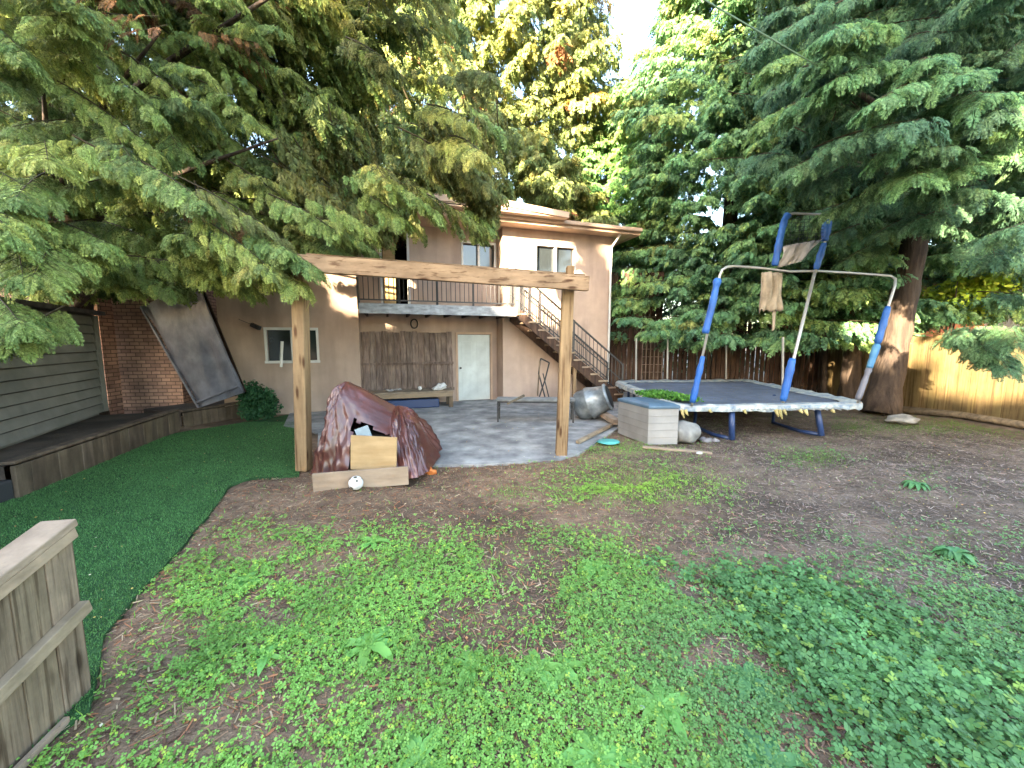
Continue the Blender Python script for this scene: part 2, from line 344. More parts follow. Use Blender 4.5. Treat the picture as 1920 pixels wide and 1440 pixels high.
# window holes are framed; walls are built from pieces round the openings
def wall_with(b, s0, s1, o0, o1, z0, z1, holes):
    """vertical wall with rectangular holes (a0,a1,b0,b1)"""
    xs = sorted({s0, s1, *[h[0] for h in holes], *[h[1] for h in holes]}); zs = sorted({z0, z1, *[h[2] for h in holes], *[h[3] for h in holes]})
    for i in range(len(xs)-1):
        for j in range(len(zs)-1):
            cx = (xs[i]+xs[i+1])/2; cz = (zs[j]+zs[j+1])/2
            if any(h[0] < cx < h[1] and h[2] < cz < h[3] for h in holes): continue
            hb(b, xs[i], xs[i+1], o0, o1, zs[j], zs[j+1], one)
def hole(px0, py0, px1, py1, off):
    a, zt = fac(px0, py0, off); b_, zt2 = fac(px1, py0, off); _, zb = fac((px0+px1)/2, py1, off); _, zt = fac((px0+px1)/2, py0, off)
    return (a, b_, zb, zt)
h_low = hole(499, 619, 592, 676, WO); h_up = hole(1006, 463, 1077, 528, WO); h_dk = hole(868, 458, 926, 506, 0)
h_door = hole(858, 627, 919, 754, 0); h_pat = hole(718, 520, 766, 562, 0); h_teal = hole(592, 425, 640, 482, WO)
zd = fac(820, 573, 1.25)[1]            # deck floor
h_door = (h_door[0], h_door[1], 0, h_door[3]); h_pat = (fac(712, 500, 0)[0], fac(768, 500, 0)[0], zd, zd+2.0)
b = MB(); T = .2
wall_with(b, sL, sLr, WO-T, WO, -.05, zE, [h_low, h_teal])
b.box(H(sLr-T/2, (WO-T)/2-.002, zE/2), (T, WO-T, zE), HR, one)
b.box(H(sRl+T/2, (WO-T)/2-.002, zE/2), (T, WO-T, zE), HR, one)
wall_with(b, sRl, sR, WO-T, WO, -.05, zE, [h_up])
hb(b, sR-T, sR, -8, WO-T, -.05, zE, one); hb(b, sL, sL+T, -8, WO-T, -.05, zE, one)
hb(b, sL+T, sR-T, -8, -7.8, -.05, zE, one)
b.build('wing_wall', M['stucco'], house)
b = MB(); wall_with(b, sLr, sRl, -T, 0, -.05, zE, [h_door, h_dk, h_pat]); b.build('recessed_wall', M['stucco'], house)
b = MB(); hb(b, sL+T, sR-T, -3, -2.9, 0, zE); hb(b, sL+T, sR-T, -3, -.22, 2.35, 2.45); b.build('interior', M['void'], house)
def window(h, off, cols=2, g='glass', sliding=True):
    a0, a1, z0, z1 = h; w_ = .05; f = MB()
    hb(f, a0-.05, a1+.05, off-.06, off+.025, z1, z1+.06, one); hb(f, a0-.06, a1+.06, off-.06, off+.045, z0-.06, z0, one)
    hb(f, a0-.05, a0, off-.06, off+.024, z0, z1, one); hb(f, a1, a1+.05, off-.06, off+.024, z0, z1, one)
    for k in range(1, cols):
        m_ = a0+(a1-a0)*k/cols; hb(f, m_-.03, m_+.03, off-.08, off+.005, z0, z1, one)
    fr = f.build('window', M['white'], house, bevel=.004)
    p = MB(); hb(p, a0, a1, off-.11, off-.1, z0, z1, one); p.build('pane', M[g], fr)
    bl = MB(); hb(bl, a0+.02, a0+(a1-a0)*.42, off-.2, off-.19, z0, z1, one)
    return fr
window(h_low, WO, 2); window(h_up, WO, 2); window(h_dk, 0, 2); window(h_teal, WO, 1, 'tealglass')
# basement door
a0, a1, z0, z1 = h_door; f = MB()
hb(f, a0-.06, a0, -.1, .02, 0, z1+.06, one); hb(f, a1, a1+.06, -.1, .02, 0, z1+.06, one); hb(f, a0, a1, -.1, .018, z1, z1+.06, one)
fo = f.build('door_frame', M['trim'], house, bevel=.004)
f = MB(); hb(f, a0+.01, a1-.01, -.08, -.03, .02, z1-.01, one)
for q in ((.12, .42, .15, .85), (.58, .88, .15, .85), (.12, .42, 1.0, z1-.2), (.58, .88, 1.0, z1-.2)):
    hb(f, a0+(a1-a0)*q[0], a0+(a1-a0)*q[1], -.03, -.022, q[2], q[3], (.97, .97, .97))
do = f.build('door', M['doorpaint'], house, bevel=.006)
f = MB(); f.tube([H(a0+.07, -.03, .95), H(a0+.07, .03, .95)], .03, 10); f.build('handle', M['black'], do)
# balcony door: frame, orange timber door, dark opening
a0, a1, z0, z1 = h_pat; f = MB(); hb(f, a0, a0+.06, -.1, .02, z0, z1, one); hb(f, a1-.06, a1, -.1, .02, z0, z1, one); hb(f, a0+.06, a1-.06, -.1, .018, z1-.06, z1, one)
f.build('balcony_door_frame', M['white'], house)
f = MB(); hb(f, a0+.08, a0+.38, -.07, -.03, z0+.02, z1-.08, one); f.build('balcony_door', M['ply'], house)
# roof: low hip with overhanging eaves
zr = zE; ov = .55; f = MB()
e = [H(sL-ov, WO+ov, zr+.12), H(sR+ov, WO+ov, zr+.12), H(sR+ov, -8.5, zr+.12), H(sL-ov, -8.5, zr+.12)]
rg = [H(sL+3.2, -3.8, zr+1.25), H(sR-3.4, -3.8, zr+1.25)]
f.add(e+rg, [(0, 1, 5, 4), (1, 2, 5), (2, 3, 4, 5), (3, 0, 4)], one)
f.build('roof', M['roof'], house)
f = MB(); hb(f, sL-ov+.03, sR+ov-.03, WO-.02+.02, WO+ov-.03, zr-.02, zr+.01, one); hb(f, sR, sR+ov-.03, -8.4, WO, zr-.02, zr+.01, one); hb(f, sLr, sRl, -.1, WO, zr-.02, zr+.01, one)
f.build('soffit', M['trim'], house)
f = MB(); hb(f, sL-ov, sR+ov, WO+ov-.03, WO+ov, zr-.06, zr+.13, one); hb(f, sR+ov-.03, sR+ov, -8.4, WO+ov-.03, zr-.06, zr+.13, one)
f.build('fascia', M['trim'], house, bevel=.004)
f = MB(); hb(f, sL-ov, sR+ov, WO+ov+.002, WO+ov+.10, zr+.01, zr+.11, (.9, .9, .9)); f.build('gutter', M['trim'], house, bevel=.02)
f = MB(); f.tube([H(sR-.08, WO+.06, 0), H(sR-.08, WO+.06, zr-.35), H(sR-.02, WO+.42, zr-.05)], .035, 8, one); f.build('downpipe', M['white'], house)
# front gabled canopy above the balcony, meeting the right wing
sg = sRl; f = MB()
ga, gz = fac(932, 378, WO+.9); gb, gz2 = fac(1066, 424, WO+.9); gz2 = max(gz2, zr+.14)
p = [H(sg-3.2, WO+.9, zr+.15), H(gb, WO+.9, gz2), H(ga, WO+.9, gz), H(sg-3.2, -2, zr+.2), H(gb, -2, gz2+.05), H(ga, -3.5, gz+.1)]
f.add([p[0], p[2], p[5], p[3]], [(0, 1, 2, 3)], one); f.add([p[2], p[1], p[4], p[5]], [(0, 1, 2, 3)], one)
f.build('gable_roof', M['roof'], house)
f = MB(); f.add([p[0]+Vector((0, 0, -.02)), p[1]+Vector((0, 0, -.02)), p[2]+Vector((0, 0, -.03))], [(0, 1, 2)], one)
f.bar(p[0]+N*.02, p[2]+N*.02, .03, .14, tint=one); f.bar(p[1]+N*.02, p[2]+N*.02, .03, .14, tint=one); hb(f, sg-3.2, gb, WO+.56, WO+.88, zr+.08, zr+.11, one)
f.build('gable_board', M['trim'], house)
# deck
dk0, _ = fac(672, 566, 1.25); dk1, _ = fac(968, 577, 1.25)
f = MB(); hb(f, dk0, dk1, 0.005, 1.24, zd-.06, zd, one); f.build('balcony_floor', M['fascia'], house)
f = MB(); hb(f, dk0, dk1, 1.24, 1.275, zd-.22, zd+.015, one); hb(f, dk1-.035, dk1, .62, 1.24, zd-.22, zd-.06, one); f.build('balcony_fascia', M['fascia'], house, bevel=.004)
f = MB()
for k in range(8): x = dk0+.1+(dk1-dk0-.3)*k/7; hb(f, x, x+.05, .01, 1.235, zd-.22, zd-.065)
f.build('joist', M['darkwood'], house)
f = MB(); yo = 1.2; zt = zd+.95
f.bar(H(dk0, yo, zt), H(dk1, yo, zt), .05, .035, tint=one); f.bar(H(dk0, yo, zd+.1), H(dk1, yo, zd+.1), .035, .03, tint=one)
f.bar(H(dk0, yo, zt-.12), H(dk1, yo, zt-.12), .02, .02, tint=one)
nb = 34
for k in range(nb+1):
    x = dk0+(dk1-dk0)*k/nb; big = k % 8 == 0 or k == nb; ww = .05 if big else .016
    f.bar(H(x, yo, zd-.12 if big else zd+.1), H(x, yo, zt+(.06 if big else 0)), ww, ww, tint=one)
f.build('balcony_railing', M['black'], house)
# things under the balcony on the wall
f = MB(); c = H(*[fac(777, 607, .04)[0], .04, fac(777, 607, .04)[1]])
f.tube([c+U*.09*math.cos(t)+Vector((0, 0, .12*math.sin(t))) for t in np.linspace(0, 2*math.pi, 17)], .018, 6, one)
tag(f.build('wreath', M['black']), 'small dark oval ring hanging on the wall above the plank panel', 'wreath')
# stairs, running down to the right in front of the right wing
st = empty('outdoor_staircase', H(dk1, 1.0, 0), 'wooden outdoor staircase with black railings going down from the balcony', 'staircase')
se, _ = fac(1152, 740, 1.1); o0, o1 = .68, 1.5; ns = 12; ds = (se-dk1)/ns; dz = zd/(ns+1)
f = MB()
for o_ in (o0, o1-.04):
    zt_, zb_ = zd-.03, dz
    v = []
    for o__ in (o_, o_+.04): v += [H(dk1, o__, zt_-.28), H(dk1, o__, zt_-.02), H(se, o__, zb_-.02), H(se, o__, 0), H(se-.25, o__, 0)]
    f.add(v, [(4, 3, 2, 1, 0), (5, 6, 7, 8, 9), (0, 1, 6, 5), (1, 2, 7, 6), (2, 3, 8, 7), (3, 4, 9, 8), (4, 0, 5, 9)])
f.build('stringer', M['darkwood'], st)
for k in range(ns):
    f = MB(); hb(f, dk1+k*ds-.01, dk1+(k+1)*ds+.03, o0+.045, o1+.02, zd-(k+1)*dz, zd-(k+1)*dz+.045); f.build('tread', M['greywood_h'], st, bevel=.004)
for o_ in (o0+.02, o1-.02):
    f = MB(); pt = lambda t, up: H(dk1+(se-dk1)*t, o_, zd-dz*.5-(zd-dz)*t+up)
    f.bar(pt(0, .95), pt(1, .95), .045, .035, tint=one); f.bar(pt(0, .5), pt(1, .5), .02, .025, tint=one); f.bar(pt(0, .12), pt(1, .12), .02, .025, tint=one)
    for k in range(27):
        t = k/26; big = k in (0, 13, 26); ww = .045 if big else .014; f.bar(pt(t, -.05 if big else .12), pt(t, .98 if big else .95), ww, ww, tint=one)
    f.build('stair_railing', M['black'], st)
f = MB(); x = dk1+(se-dk1)*.52; hb(f, x-.045, x+.045, o1-.1, o1-.045, 0, zd-(zd-dz)*.52-.28); f.build('support_post', M['timber'], st)

# plank panel leaning on the wall
s0, zt = fac(655, 620, .25); s1, _ = fac(849, 625, .25); pp = empty('plank_panel', H((s0+s1)/2, .3, 0), 'weathered vertical plank panel leaning on the wall left of the white door', 'panel')
f = MB(); n = 17; zt = 1.95; zb = .38
for k in range(n):
    x = s0+(s1-s0)*k/n; e_ = random.uniform(-.02, .02); f.bar(H(x+.07, .30, zb), H(x+.07, .10, zt+e_), (s1-s0)/n-.01, .02, up=N)
f.build('board', M['panelwood'], pp)
f = MB(); f.bar(H(s0, .27, 1.12), H(s1, .27, 1.12), .03, .06); f.bar(H(s0, .35, .42), H(s1, .35, .42), .03, .08); f.build('rail', M['panelwood'], pp)
# bench/work table under the panel with white bag
s0, _ = fac(690, 735, .8); s1, _ = fac(848, 735, .8); tb = empty('low_table', H((s0+s1)/2, .75, 0), 'low wooden work table standing against the plank panel', 'table')
f = MB(); hb(f, s0, s1, .45, 1.0, .40, .45); f.build('tabletop', M['greywood_h'], tb, bevel=.005)
f = MB(); hb(f, s0+.02, s1-.02, .97, .995, .30, .398); f.build('apron', M['plyd'], tb)
for x in (s0+.06, s1-.06):
    for o_ in (.5, .93): f = MB(); hb(f, x-.05, x+.05, o_-.04, o_+.035, .012, .40); f.build('leg', M['retwood'], tb)
f = MB(); hb(f, s0+.25, s1-.35, .55, .9, .014, .24); tag(f.build('storage_tub', M['navy'], bevel=.03), 'dark blue tub pushed under the low work table', 'tub')
f = MB(); c = H(*[fac(824, 722, .75)[0], .75, .51]); f.blob(c, (.17, .12, .09), 3, .35, 2.3, 4, one, rot=Matrix.Rotation(R(-25), 3, 'Y'))
tag(f.build('white_bag', M['white'], smooth=True), 'crumpled white bag on the right end of the low table', 'bag')
f = MB(); c = H(*[fac(787, 718, .7)[0], .7, .50]); f.blob(c, (.06, .05, .055), 2, .2, 2, 8, one)
tag(f.build('white_cup', M['white'], smooth=True), 'small white pot beside the white bag on the low table', 'pot')
f = MB(); s0c = fac(742, 722, .7)[0]
for k in range(7): f.blob(H(s0c+k*.05-.2, .7+random.uniform(-.05, .05), .47+random.uniform(0, .02)), (.06, .05, .03), 1, .3, 2, k)
tag(f.build('grey_rag', M['greycloth'], smooth=True), 'grey rag spread on the low table left of the white pot', 'rag')

# slab-topped metal bench
bt = empty('slab_table', G(985, 800), 'narrow metal framed table with pale slab top on the patio', 'table')
P = lambda px, py, z: G(px, py, z)
zt = .46; TL = P(933, 745, zt+.02); TR = P(1075, 746, zt+.02); u = (TR-TL).normalized(); dv = Vector((-u.y, u.x, 0))*-.42
f = MB(); Rm = Matrix((u, Vector((-u.y, u.x, 0)), Vector((0, 0, 1)))).transposed(); Lx = (TR-TL).length
f.box((TL+TR)/2+dv/2, (Lx, .42, .035), Rm, one); f.build('tabletop', M['stone'], bt, bevel=.006)
f = MB(); cs = [TL+u*.04+dv*.06, TR-u*.04+dv*.06, TR-u*.04+dv*.94, TL+u*.04+dv*.94]
for i in range(4): a_, b_ = cs[i].copy(), cs[(i+1) % 4].copy(); a_.z = b_.z = zt-.02; f.bar(a_, b_, .03, .03, tint=one)
for i in (0, 1): a_ = cs[i].copy(); b_ = cs[3-i].copy(); a_.z = b_.z = .28; f.bar(a_, b_, .018, .018, tint=one)
f.build('frame', M['black'], bt)
for c in cs:
    f = MB(); a_ = c.copy(); a_.z = .014; b_ = c.copy(); b_.z = zt-.035; f.bar(a_, b_, .035, .035, tint=one); f.build('leg', M['black'], bt)
f = MB(); f.tube([P(952, 757, zt+.07), P(982, 742, zt+.12)], [.02, .028], 8); tag(f.build('wood_offcut', M['log']), 'short stick lying on the left end of the slab topped table', 'stick')
# folded cart frame under the stairs
f = MB(); q = empty('folding_trolley', H(fac(1020, 745, 1.0)[0], 1.7, 0), 'folded dark metal trolley standing under the staircase', 'trolley')
L_ = lambda px, py: H(fac(px, py, 1.7)[0], 1.7, max(.02, fac(px, py, 1.7)[1]))
f.tube([L_(1014, 672), L_(1010, 700), L_(1022, 745)], .02, 7, one); f.tube([L_(1030, 680), L_(1022, 712), L_(1010, 748)], .02, 7, one); f.tube([L_(1014, 672), L_(1030, 680)], .02, 7, one); f.tube([L_(1018, 700), L_(1030, 748)], .016, 7, one)
f.build('frame', M['black'], q)
f = MB(); f.bar(L_(1012, 676), L_(1008, 742), .05, .02, tint=one); f.build('panel', M['greywood'], q)

# ================================================================ PERGOLA (goal-like frame)
pg = empty('pergola_frame', G(565, 882), 'timber frame of two square posts and a top beam at the patio edge', 'pergola')
b0 = G(570, 881); b1 = G(1052, 853); Yl, Yr = b0.y, b1.y
f = MB(); f.bar(b0, D(562, 500, Yl+.02), .155, .155, up=(0, 1, 0), tint=one); f.build('post', M['timber'], pg, bevel=.012)
f = MB(); f.bar(b1, D(1065, 540, Yr), .165, .165, up=(0, 1, 0), tint=one); f.build('post', M['timber'], pg, bevel=.012)
f = MB(); f.bar(D(556, 493, Yl-.17), D(1103, 532, Yr-.20), .09, .20, tint=one); f.build('beam', M['timber_x'], pg, bevel=.008)
f = MB(); f.bar(D(575, 486, Yl+.17), D(1096, 524, Yr+.15), .05, .15, tint=(.85, .85, .85)); f.build('rear_beam', M['timber_x'], pg, bevel=.008)
f = MB(); f.bar(D(1068, 541, Yr), D(1069, 500, Yr), .10, .17, up=(0, 1, 0), tint=(.9, .85, .8)); f.build('post_cap', M['timber'], pg, bevel=.006)

# ================================================================ TARP PILE
tp = empty('tarp_pile', G(690, 900), 'pile of things under a shiny maroon tarp beside the left pergola post', 'tarp pile')
bl = G(597, 912); br_ = G(790, 900); bx0, bx1 = bl.x-.16, br_.x+.05; by0, by1 = bl.y+.1, 5.75
pk = D(652, 716, 5.0); rp = D(742, 762, 5.2)
def tarp_pt(th, v):
    cx, cy = (bx0+bx1)/2, (by0+by1)/2; ax, ay = (bx1-bx0)/2, (by1-by0)/2
    c, s = math.cos(th), math.sin(th); pw = .42
    b_ = Vector((cx+ax*math.copysign(abs(c)**pw, c), cy+ay*math.copysign(abs(s)**pw, s), .05))
    t = min(1, max(0, (b_.x-pk.x)/(rp.x-pk.x))); r_ = pk.lerp(rp, t)
    p = r_.lerp(b_, v**1.15); p.z = b_.z+(r_.z-b_.z)*(1-v**1.9)
    nz = Vector((c, s, .3)); p += nz*(.10*mnoise.noise(Vector((c*2.2+5, s*2.2, 2)))*v+.03*mnoise.noise(Vector((th*7, 3, 9)))*max(0, v-.6)*3)
    crump = max(0, -c)*.8+.35
    fold = mnoise.noise(Vector((th*4+v*2, v*1.6, 3)))*.09+(.5-abs(mnoise.noise(Vector((th*9-v*3.5, v*2.5, 5)))))*.06+(.5-abs(mnoise.noise(Vector((th*16+v*6, v*5, 7)))))*.028+(.5-abs(mnoise.noise(Vector((th*26-v*9, v*11, 2)))))*.014*crump+(.5-abs(mnoise.noise(p*4.5+Vector((3, 1, 2)))))*.06*crump
    return p+nz*fold*min(1, v*2.5+.15)
f = MB(); nT, nV = 220, 80; vs = []
for j in range(nV+1):
    for i in range(nT): vs.append(tarp_pt(2*math.pi*i/nT, j/nV))
def hole_at(p):
    px, py = proj(p.x, p.y, p.z)
    if p.y > (by0+by1)/2-.1: return False
    top = 784+(px-658)*.5+5*math.sin(px*.3)
    return 660-(py-800)*.05 < px < 738-(py-822)*.25+3*math.sin(py*.4) and py > top
fs = []
for j in range(nV):
    for i in range(nT):
        i2 = (i+1) % nT; q_ = (j*nT+i, j*nT+i2, (j+1)*nT+i2, (j+1)*nT+i); cc = sum((vs[k] for k in q_), Vector())/4
        if hole_at(cc): continue
        fs.append(q_)
f.add(vs, fs, one); f.build('tarp', M['tarp'], tp, smooth=True)
f = MB(); cY = by0+.04
f.box((D(701, 850, cY)), (.55, .03, .42), Matrix.Rotation(R(3), 3, 'Y'), one); f.build('wooden_panel', M['ply'], tp, bevel=.003)
f = MB(); a_ = D(662, 788, cY+.08); b_ = D(700, 832, cY+.06); f.box((a_+b_)/2+Vector((-.01, .06, -.06)), (.17, .02, .22), Matrix.Rotation(R(-20), 3, 'Y'), one); f.build('pale_sheet', M['bluesheet'], tp)
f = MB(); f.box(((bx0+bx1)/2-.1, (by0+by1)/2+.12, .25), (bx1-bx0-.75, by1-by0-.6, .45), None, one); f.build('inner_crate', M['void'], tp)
f = MB(); a_ = G(595, 914, .0); b_ = G(770, 903, .0); mid = (a_+b_)/2; mid.z = .10; mid.y -= .09; f.box(mid, ((b_-a_).length, .035, .22), Matrix.Rotation(math.atan2(b_.y-a_.y, b_.x-a_.x), 3, 'Z') @ Matrix.Rotation(R(-1.2), 3, 'Y'), one)
f.build('base_board', M['plyd'], tp, bevel=.004)
# ball
g_ = G(668, 921); bz = float(gh(g_.x, g_.y)); f = MB(); f.blob((g_.x, g_.y, bz+.078), (.08, .08, .08), 4, 0, 1, 0, one)
bo = f.build('football', M['ball'], smooth=True); tag(bo, 'small scuffed white football in front of the board of the tarp pile', 'ball')

# ================================================================ TRAMPOLINE
zt = .60; ZT = zt; FL = G(1268, 764, zt); FR = G(1634, 758, zt); BL = G(1150, 713, zt); BR = G(1388, 709, zt)
BL = Vector((FL.x+.25, 10.5, zt)); BR = Vector((FR.x+.35, 10.9, zt)); BL.x = D(1150, 713, 10.5).x
tr = empty('trampoline', ((FL+BR)/2)*1.0-Vector((0, 0, zt)), 'rectangular trampoline with torn pads and leaning blue padded poles', 'trampoline')
def rr(c, inset, n=8, rad=.45):
    cc = sum(c, Vector())/4; c = [p+(cc-p).normalized()*inset for p in c]; out = []
    for i in range(4):
        p = c[i]; a_ = (c[i-1]-p).normalized(); b_ = (c[(i+1) % 4]-p).normalized(); q0 = p+a_*rad; q1 = p+b_*rad
        for k in range(n+1):
            t = k/n; out.append(q0*(1-t)**2+p*2*t*(1-t)+q1*t*t)
    return out
def densify(pts, n=5):
    o = []
    for i in range(len(pts)):
        a_, b_ = pts[i], pts[(i+1) % len(pts)]; m_ = max(1, int((b_-a_).length/.12))
        for k in range(m_): o.append(a_.lerp(b_, k/m_))
    return o
cor = [FL, FR, BR, BL]; outer = densify(rr(cor, 0)); 
f = MB(); f.tube(outer+[outer[0]], .028, 8, one, cap=False); f.build('frame', M['galv'], tr, smooth=True)
inner = rr(cor, .34, 6, .38); f = MB(); n = len(inner); cen = sum(inner, Vector())/n; cen.z -= .05
rings = []
for k in range(7): rings += [p.lerp(cen, k/7) for p in inner]
for i, p in enumerate(rings): p.z = zt-.012-.05*(i//n)/7
rings.append(cen); fs = [(k*n+i, k*n+(i+1) % n, (k+1)*n+(i+1) % n, (k+1)*n+i) for k in range(6) for i in range(n)]+[(6*n+i, 6*n+(i+1) % n, 7*n) for i in range(n)]
f.add(rings, fs, one); f.build('jumping_mat', M['tramp'], tr, smooth=True)
# pad ring: ragged
f = MB(); m_ = len(outer); ctr = sum(outer, Vector())/m_
for i in range(m_):
    a_, b_ = outer[i], outer[(i+1) % m_]; wv = .30+.06*mnoise.noise(a_*1.3); ia = a_+(ctr-a_).normalized()*wv; ib = b_+(ctr-b_).normalized()*(.30+.06*mnoise.noise(b_*1.3))
    up = Vector((0, 0, .035)); h1 = .03*mnoise.noise(a_*6); h2 = .03*mnoise.noise(b_*6)
    dn1 = Vector((0, 0, -.07-.05*abs(mnoise.noise(a_*5)))); dn2 = Vector((0, 0, -.07-.05*abs(mnoise.noise(b_*5))))
    oa = a_+(a_-ctr).normalized()*.035; ob = b_+(b_-ctr).normalized()*.035
    front = a_.y < 7.4; k = random.random(); tint = (1, 1, 1) if k < .8 else (.75, .8, .9)
    f.add([ia, ib, b_+up+Vector((0, 0, h2)), a_+up+Vector((0, 0, h1)), ob, oa, ob+dn2, oa+dn1], [(0, 1, 2, 3), (3, 2, 4, 5), (5, 4, 6, 7)], tint)
f.build('safety_pad', M['pad'], tr, smooth=True)
# hanging yellow foam scraps on the front edge
for px, L in ((1330, .05), (1395, .07), (1455, .12), (1462, .16), (1470, .09), (1500, .06), (1510, .10), (1560, .05), (1278, .14), (1285, .1)):
    f = MB(); a_ = D(px, 762, FL.y-.04); a_.z = zt-.03; f.tube([a_, a_+Vector((.02, -.02, -L*.6)), a_+Vector((.05, -.01, -L))], [.03, .022, .006], 6); f.build('foam_scrap', M['foamyel'], tr)
f = MB()
for px in np.linspace(1300, 1590, 24):
    a_ = D(px, 768, FL.y+.03); a_.z = zt-.05; f.bar(a_, a_+Vector((0, .22, .01)), .012, .012, tint=one)
f.build('springs', M['galv'], tr)
for px, py, px2 in ((1372, 828, 1378), (1540, 820, 1538)):
    g_ = G(px, py); f = MB(); top = Vector((D(px2, 772, g_.y).x, g_.y+.1, zt-.02))
    f.tube([top, Vector((g_.x, g_.y, .03))], .05, 10, one); f.tube([Vector((g_.x, g_.y, .05)), Vector((g_.x-.12, g_.y+.35, .03)), Vector((g_.x-.12, g_.y+1.1, .03)), Vector((g_.x, g_.y+1.3, zt-.02))], .035, 8, one)
    f.build('leg', M['navy'], tr, smooth=True)
for X, Y in ((BL.x+.2, 9.3), (BL.x+.4, 10.4), (BR.x-.3, 10.6)):
    f = MB(); f.tube([(X, Y, 0), (X, Y, zt)], .035, 8, one); f.build('leg', M['navy'], tr, smooth=True)
# enclosure poles
Yf = FL.y
def foam(pts, name='pole_foam', r=.05, m='blue', par=None):
    f = MB(); P_ = [Vector(p) for p in pts]; o = []
    for i in range(len(P_)-1):
        for k in range(12): o.append(P_[i].lerp(P_[i+1], k/12))
    o.append(P_[-1]); rad = [r*(1+.30*mnoise.noise(p*11)) for p in o]; rad[0] *= .8; rad[-1] *= .8
    f.tube(o, rad, 10, one); return f.build(name, M[m], par or tr, smooth=True)
f = MB(); f.tube([D(1297, 762, Yf), D(1350, 515, Yf), D(1354, 506, Yf), D(1362, 501, Yf), D(1376, 499, Yf+.05), D(1420, 502, Yf+.2), D(1480, 509, Yf+.3), D(1530, 508, Yf+.35), D(1600, 512, Yf+.4), D(1670, 517, Yf+.3), D(1679, 523, Yf+.2), D(1678, 535, Yf+.15), D(1608, 756, Yf+.1)], .021, 8, one)
pole = f.build('enclosure_pole', M['galv'], tr, smooth=True)
foam([D(1298, 755, Yf), D(1318, 668, Yf)], par=pole); foam([D(1322, 625, Yf), D(1336, 570, Yf), D(1346, 522, Yf)], r=.055, par=pole)
foam([D(1645, 645, Yf+.1), D(1665, 575, Yf+.12)], r=.05, par=pole); foam([D(1630, 690, Yf+.1), D(1645, 645, Yf+.1)], m='lightblue', r=.05, par=pole); foam([D(1608, 750, Yf+.1), D(1630, 690, Yf+.1)], m='greytarp', r=.045, par=pole)
f = MB(); f.tube([D(1468, 756, Yf-.02), D(1490, 665, Yf), D(1528, 510, Yf+.3)], .024, 8, one); pole2 = f.build('enclosure_pole', M['galv'], tr, smooth=True)
foam([D(1468, 752, Yf-.02), D(1486, 672, Yf)], r=.058, par=pole2)
# backboard hoop frame on top
hp = [D(1453, 498, Yf+.2), D(1463, 445, Yf+.2), D(1471, 412, Yf+.2), D(1478, 402, Yf+.2), D(1490, 400, Yf+.2), D(1535, 402, Yf+.25), D(1552, 400, Yf+.25), D(1556, 410, Yf+.25), D(1548, 450, Yf+.25), D(1528, 512, Yf+.28)]
f = MB(); f.tube(hp, .02, 8, one); hf = f.build('hoop_frame', M['galv'], tr, smooth=True)
foam([hp[0], hp[1], hp[2], hp[3]], r=.052, par=hf); foam([D(1552, 412, Yf+.25), D(1546, 452, Yf+.25)], r=.06, par=hf); foam([D(1545, 456, Yf+.25), D(1530, 505, Yf+.27)], r=.048, m='blue', par=hf)
def drape(name, quad, nx, ny, m, amp, par, seed=0, ragged=0):
    f = MB(); vs = []; a_, b_, c_, d_ = [Vector(p) for p in quad]   # top-left, top-right, bottom-right, bottom-left
    nrm = (b_-a_).cross(d_-a_).normalized()
    for j in range(ny+1):
        for i in range(nx+1):
            u_, v_ = i/nx, j/ny; p = a_.lerp(b_, u_).lerp(d_.lerp(c_, u_), v_)
            if ragged and j == ny: p += (a_-d_).normalized()*ragged*random.random()
            vs.append(p+nrm*amp*mnoise.noise(Vector((u_*5+seed, v_*1.5, seed))))
    fs = [(j*(nx+1)+i, j*(nx+1)+i+1, (j+1)*(nx+1)+i+1, (j+1)*(nx+1)+i) for j in range(ny) for i in range(nx)]
    f.add(vs, fs, one); o = f.build(name, M[m], par, smooth=True); s_ = o.modifiers.new('thick', 'SOLIDIFY'); s_.thickness = .006; return o
drape('torn_backboard', (D(1468, 462, Yf+.18), D(1542, 448, Yf+.22), D(1498, 492, Yf+.16), D(1462, 500, Yf+.14)), 14, 8, 'greycloth', .12, hf, 1)
drape('hanging_cloth', (D(1429, 510, Yf+.2), D(1466, 512, Yf+.22), D(1465, 584, Yf+.2), D(1424, 590, Yf+.18)), 14, 10, 'cloth', .13, tr, 4, .10)
drape('cloth_strip', (D(1448, 575, Yf+.2), D(1456, 575, Yf+.2), D(1452, 618, Yf+.2), D(1448, 622, Yf+.2)), 2, 6, 'cloth', .03, tr, 6, .02)
f = MB()
for k in range(9): f.tube([D(1478+k*8, 404, Yf+.22), D(1472+k*8, 462-k, Yf+.2)], .0035, 4, one)
for k in range(7): f.tube([D(1475, 410+k*8, Yf+.21), D(1550, 412+k*6, Yf+.23)], .0035, 4, one)
f.build('hoop_net', M['net'], hf)
# rear poles
for (px, pt_, pb, Y) in ((1192, 634, 712, 10.4), (1251, 628, 708, 10.7), (1361, 632, 705, 11), (1467, 632, 745, 8.6)):
    f = MB(); f.tube([D(px, pb+12, Y), D(px+1, pt_, Y)], .024, 8, one); f.build('rear_pole', M['galv'], tr)

# ================================================================ STORAGE BOX and small things
def yawbox(b, c, L, W, h, yaw, z0, taper=0, tint=one):
    r_ = Matrix.Rotation(yaw, 3, 'Z'); vs = []
    for z, k in ((z0, 1-taper), (z0+h, 1)):
        for sx, sy in ((-1, -1), (1, -1), (1, 1), (-1, 1)): q_ = r_ @ Vector((sx*L/2*k, sy*W/2*k, 0)); vs.append((c.x+q_.x, c.y+q_.y, z))
    b.add(vs, [(3, 2, 1, 0), (4, 5, 6, 7), (0, 1, 5, 4), (1, 2, 6, 5), (2, 3, 7, 6), (3, 0, 4, 7)], tint)
